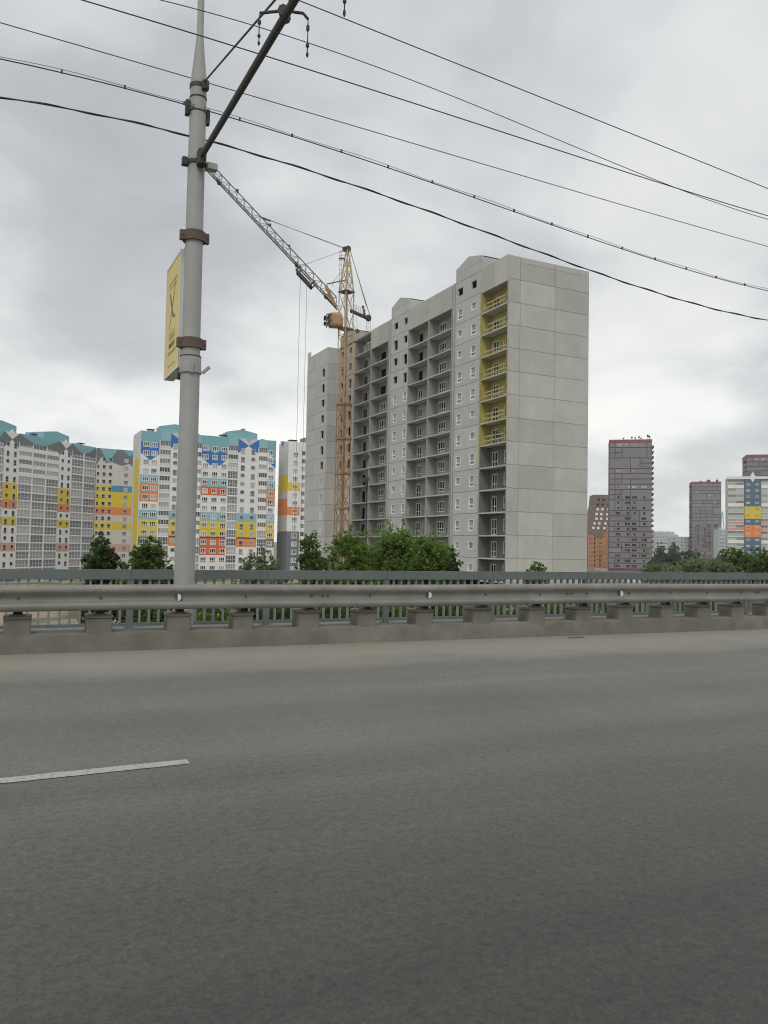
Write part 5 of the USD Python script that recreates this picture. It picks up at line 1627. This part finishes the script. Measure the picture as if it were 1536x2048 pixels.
# shrubs on the embankment, seen through the railing
emb = [(8.8, 35.7, -0.6, 1.1), (9.7, 28.6, -0.1, 1.3), (18.9, 28.7, -0.3, 1.4), (25.6, 32.1, -0.36, 1.5), (29.0, 32.6, -0.3, 1.4), (11.0, 25.8, 0.1, 1.2), (13.3, 26.9, 0.05, 1.25), (14.9, 26.1, 0.05, 1.2), (4.2, 27.5, -0.5, 1.2), (6.1, 29.0, -0.3, 1.2),
       (17.0, 25.5, -0.1, 1.2), (21.5, 27.0, -0.2, 1.3), (24.0, 26.0, -0.2, 1.3), (27.5, 26.0, -0.2, 1.3), (2.3, 24.0, -1.1, 0.8)]
under = Thing('embankment_bushes', 'dark tangle of bushes on the embankment, seen through the bridge railing', 'bushes', (15, 27, -3), kind='stuff')
for i, (x, y, tp, rx) in enumerate(emb):
    crown(under, np.random.default_rng(300 + i), x, y, float(gz(x, y)), tp, rx, rx, 3600, 0.12, 'leaf_dark' if i % 3 else 'leaf_green', 6)
# weeds and ground cover on the slope
rng = np.random.default_rng(55)
n = 26000
x, y = rng.uniform(-6, 75, n), rng.uniform(15, 75, n)
ok = (meshkit.fbm(np.stack([x * 0.12, y * 0.12, x * 0], 1), 3, 9) > 0.44) & (np.abs(np.stack([x, y], 1) @ ROAD.n[:2]) > 15) & ~((x < 9) & (y > 27)) & (y > 14 + 0 * x)
x, y = x[ok], y[ok]
z = gz(x, y)
n = len(x)
h = rng.uniform(0.25, 0.9, n)
aa = rng.uniform(0, 2 * np.pi, n)
dx, dy = np.cos(aa), np.sin(aa)
w = rng.uniform(0.05, 0.14, n)
lean = rng.normal(0, 0.22, (n, 2))
v = np.stack([np.stack([x - dx * w, y - dy * w, z], 1), np.stack([x + dx * w, y + dy * w, z], 1), np.stack([x + lean[:, 0] + dx * w * .6, y + lean[:, 1] + dy * w * .6, z + h * 0.6], 1), np.stack([x + lean[:, 0] * 1.6, y + lean[:, 1] * 1.6, z + h], 1)], 1).reshape(-1, 3)
i = np.arange(n)[:, None] * 4
gv = Thing('ground_weeds', 'green weeds growing over the embankment behind the railing', 'weeds', (20, 30, -3), kind='stuff')
m = MB()
m.add(v, np.vstack([i + np.array([0, 1, 2]), i + np.array([0, 2, 3])]))
m.put('weeds', 'leaf_green', gv)

# ------------------------------------------------------------------ parked cars below the bridge
def car(label, x, y, rz, paint):
    z = float(gz(x, y)) + 0.0
    th = Thing('parked_car', label, 'car', (x, y, z), rz=rz)
    a = math.radians(rz)
    ux, uy = np.array([math.cos(a), math.sin(a)]), np.array([-math.sin(a), math.cos(a)])
    fr = Fr((x, y), 90 - rz, z)
    fr.u, fr.n = np.array([*ux, 0]), np.array([*uy, 0])
    m = MB()
    side = [(-2.1, 0.28), (2.1, 0.28), (2.15, 0.55), (2.0, 0.78), (1.05, 0.92), (-1.35, 0.95), (-2.0, 0.9), (-2.15, 0.6)]
    m.poly(fr, side, -0.85, 0.85)
    b = m.put('body', paint, th)
    m = MB()
    lo = [(-1.55, 0.95), (1.05, 0.93)]
    vv = []
    for zz, x0_, x1_, hw in ((0.93, -1.6, 1.05, 0.78), (1.40, -1.05, 0.35, 0.62), (1.46, -0.9, 0.2, 0.56)):
        vv += [fr.p(x0_, -hw, zz), fr.p(x1_, -hw, zz), fr.p(x1_, hw, zz), fr.p(x0_, hw, zz)]
    ff = [HEX[k] for k in range(4, 12)]
    m.add(vv[:8], HEX)
    m.put('cabin_glass', 'pane_dark', th)
    m = MB()
    m.add(vv[4:12], HEX)
    m.put('roof', paint, th)
    for wx in (-1.3, 1.3):
        for sd in (-0.80, 0.80):
            m = MB()
            m.tube([fr.p(wx, sd - 0.1, 0.32), fr.p(wx, sd + 0.1, 0.32)], 0.32, 14)
            t_ = m.put('wheel', 'tyre', th)
            m = MB()
            m.tube([fr.p(wx, sd - 0.11, 0.32), fr.p(wx, sd + 0.11, 0.32)], 0.19, 10)
            m.put('rim', 'car_silver', (th, t_[1]))
    for sd in (-0.62, 0.62):
        m = MB()
        m.box(fr, 2.06, 2.14, sd - 0.16, sd + 0.16, 0.58, 0.72)
        m.put('headlight', 'reflector', th)


car('white car parked before the unfinished block, glimpsed under the top rail', 41.5, 66.5, 20, 'car_white')
car('silver car parked before the unfinished block, right of the white one', 44.6, 66.0, -12, 'car_silver')
car('white car parked below the tallest dark tower, glimpsed under the top rail', 86.3, 91.6, 25, 'car_white')

# ------------------------------------------------------------------ worker on a yellow loggia
def person(label, base, face):
    import manifold3d as mf
    x, y, z = base
    fx, fy = face
    th = Thing('person', label, 'person', base)
    sx, sy = -fy, fx
    P = lambda f, s, h: np.array([x + fx * f + sx * s, y + fy * f + sy * s, z + h])
    J = dict(pel=(P(-0.05, 0, 0.92), 0.145), che=(P(0.08, 0, 1.28), 0.165), nek=(P(0.14, 0, 1.46), 0.06), hed=(P(0.20, 0, 1.60), 0.105))
    bones = []

    def hull(a, b):
        parts = [mf.Manifold.sphere(r_, 16).translate(tuple(p)) for p, r_ in (a, b)]
        return mf.Manifold.batch_hull(parts)
    bones += [hull(J['pel'], J['che']), hull(J['che'], J['nek']), hull(J['nek'], (J['hed'][0], 0.085)), hull(J['hed'], (P(0.22, 0, 1.54), 0.08))]
    bones.append(hull((P(0.305, 0, 1.58), 0.014), (P(0.29, 0, 1.60), 0.012)))
    for s in (-1, 1):
        hip, kn, an, toe = (P(-0.05, s * 0.10, 0.88), 0.095), (P(0.02, s * 0.11, 0.49), 0.062), (P(-0.03, s * 0.11, 0.09), 0.045), (P(0.14, s * 0.12, 0.045), 0.04)
        sh, el, wr = (P(0.09, s * 0.20, 1.38), 0.062), (P(0.20, s * 0.26, 1.12), 0.045), (P(0.38, s * 0.16, 1.02), 0.032)
        bones += [hull(hip, kn), hull(kn, an), hull(an, toe), hull(sh, el), hull(el, wr), hull(J['che'], sh), hull(wr, (P(0.45, s * 0.15, 1.0), 0.035))]
        for q in range(4):
            bones.append(hull((P(0.45, s * 0.15 + (q - 1.5) * 0.02, 1.0), 0.009), (P(0.53 - 0.008 * abs(q - 1.3), s * 0.15 + (q - 1.5) * 0.023, 0.975), 0.007)))
        bones.append(hull((P(0.42, s * 0.15 - s * 0.03, 1.0), 0.010), (P(0.48, s * 0.15 - s * 0.06, 0.985), 0.008)))
    body = mf.Manifold.batch_boolean(bones, mf.OpType.Add).refine_to_length(0.06)
    v, f, _ = meshkit.arrays(body)
    tm = trimesh.Trimesh(v, f)
    trimesh.smoothing.filter_taubin(tm, iterations=4)
    mm = MB()
    mm.add(tm.vertices, tm.faces)
    bd = mm.put('body', 'skin', th, smooth=True)
    jac = mf.Manifold.batch_boolean([hull((P(-0.05, 0, 0.92), 0.165), (P(0.08, 0, 1.30), 0.185))] + [hull((P(0.08, 0, 1.30), 0.15), (P(0.09, s * 0.20, 1.38), 0.078)) for s in (-1, 1)]
                                    + [hull((P(0.09, s * 0.20, 1.38), 0.078), (P(0.20, s * 0.26, 1.12), 0.06)) for s in (-1, 1)] + [hull((P(0.20, s * 0.26, 1.12), 0.06), (P(0.37, s * 0.16, 1.02), 0.045)) for s in (-1, 1)], mf.OpType.Add)
    v, f, _ = meshkit.arrays(jac)
    mm = MB()
    mm.add(v, f)
    mm.put('jacket', 'work_clothes', th, smooth=40)
    tr = mf.Manifold.batch_boolean([q for s in (-1, 1) for q in (hull((P(-0.05, s * 0.08, 0.90), 0.125), (P(0.02, s * 0.11, 0.49), 0.078)), hull((P(0.02, s * 0.11, 0.49), 0.078), (P(-0.03, s * 0.11, 0.10), 0.062)))], mf.OpType.Add)
    v, f, _ = meshkit.arrays(tr)
    mm = MB()
    mm.add(v, f)
    mm.put('trousers', 'work_trousers', th, smooth=40)
    mm = MB()
    hm = trimesh.creation.icosphere(2, 0.125)
    hv = hm.vertices * [1, 1, 0.8]
    hv[:, 2] = np.maximum(hv[:, 2], -0.02)
    mm.add(hv + P(0.19, 0, 1.63), hm.faces)
    mm.put('cap', 'work_clothes', th, smooth=True)


person('worker in a dark jacket and cap standing at the rail of a yellow loggia', (55.5, 82.75, ZK(5)), (-0.9, -0.43))

# ------------------------------------------------------------------ haze
MATS['haze_air'] = usdkit.material(stage, '/World/Looks/haze_air', {'v': ('principled_volume', {'color': (0.93, 0.95, 0.97), 'density': 0.00013, 'anisotropy': 0.2})}, volume='v.volume')
hz = MB().box(WORLD, -2500, 2500, -2500, 2500, -40, 130)
hp = usdkit.mesh(stage, '/World/haze', (np.vstack(hz.v), np.vstack(hz.f)), MATS['haze_air'])
hp.GetPrim().SetCustomDataByKey('kind', 'stuff')
hp.GetPrim().SetCustomDataByKey('label', 'thin grey haze over the whole city')
hp.GetPrim().SetCustomDataByKey('category', 'haze')
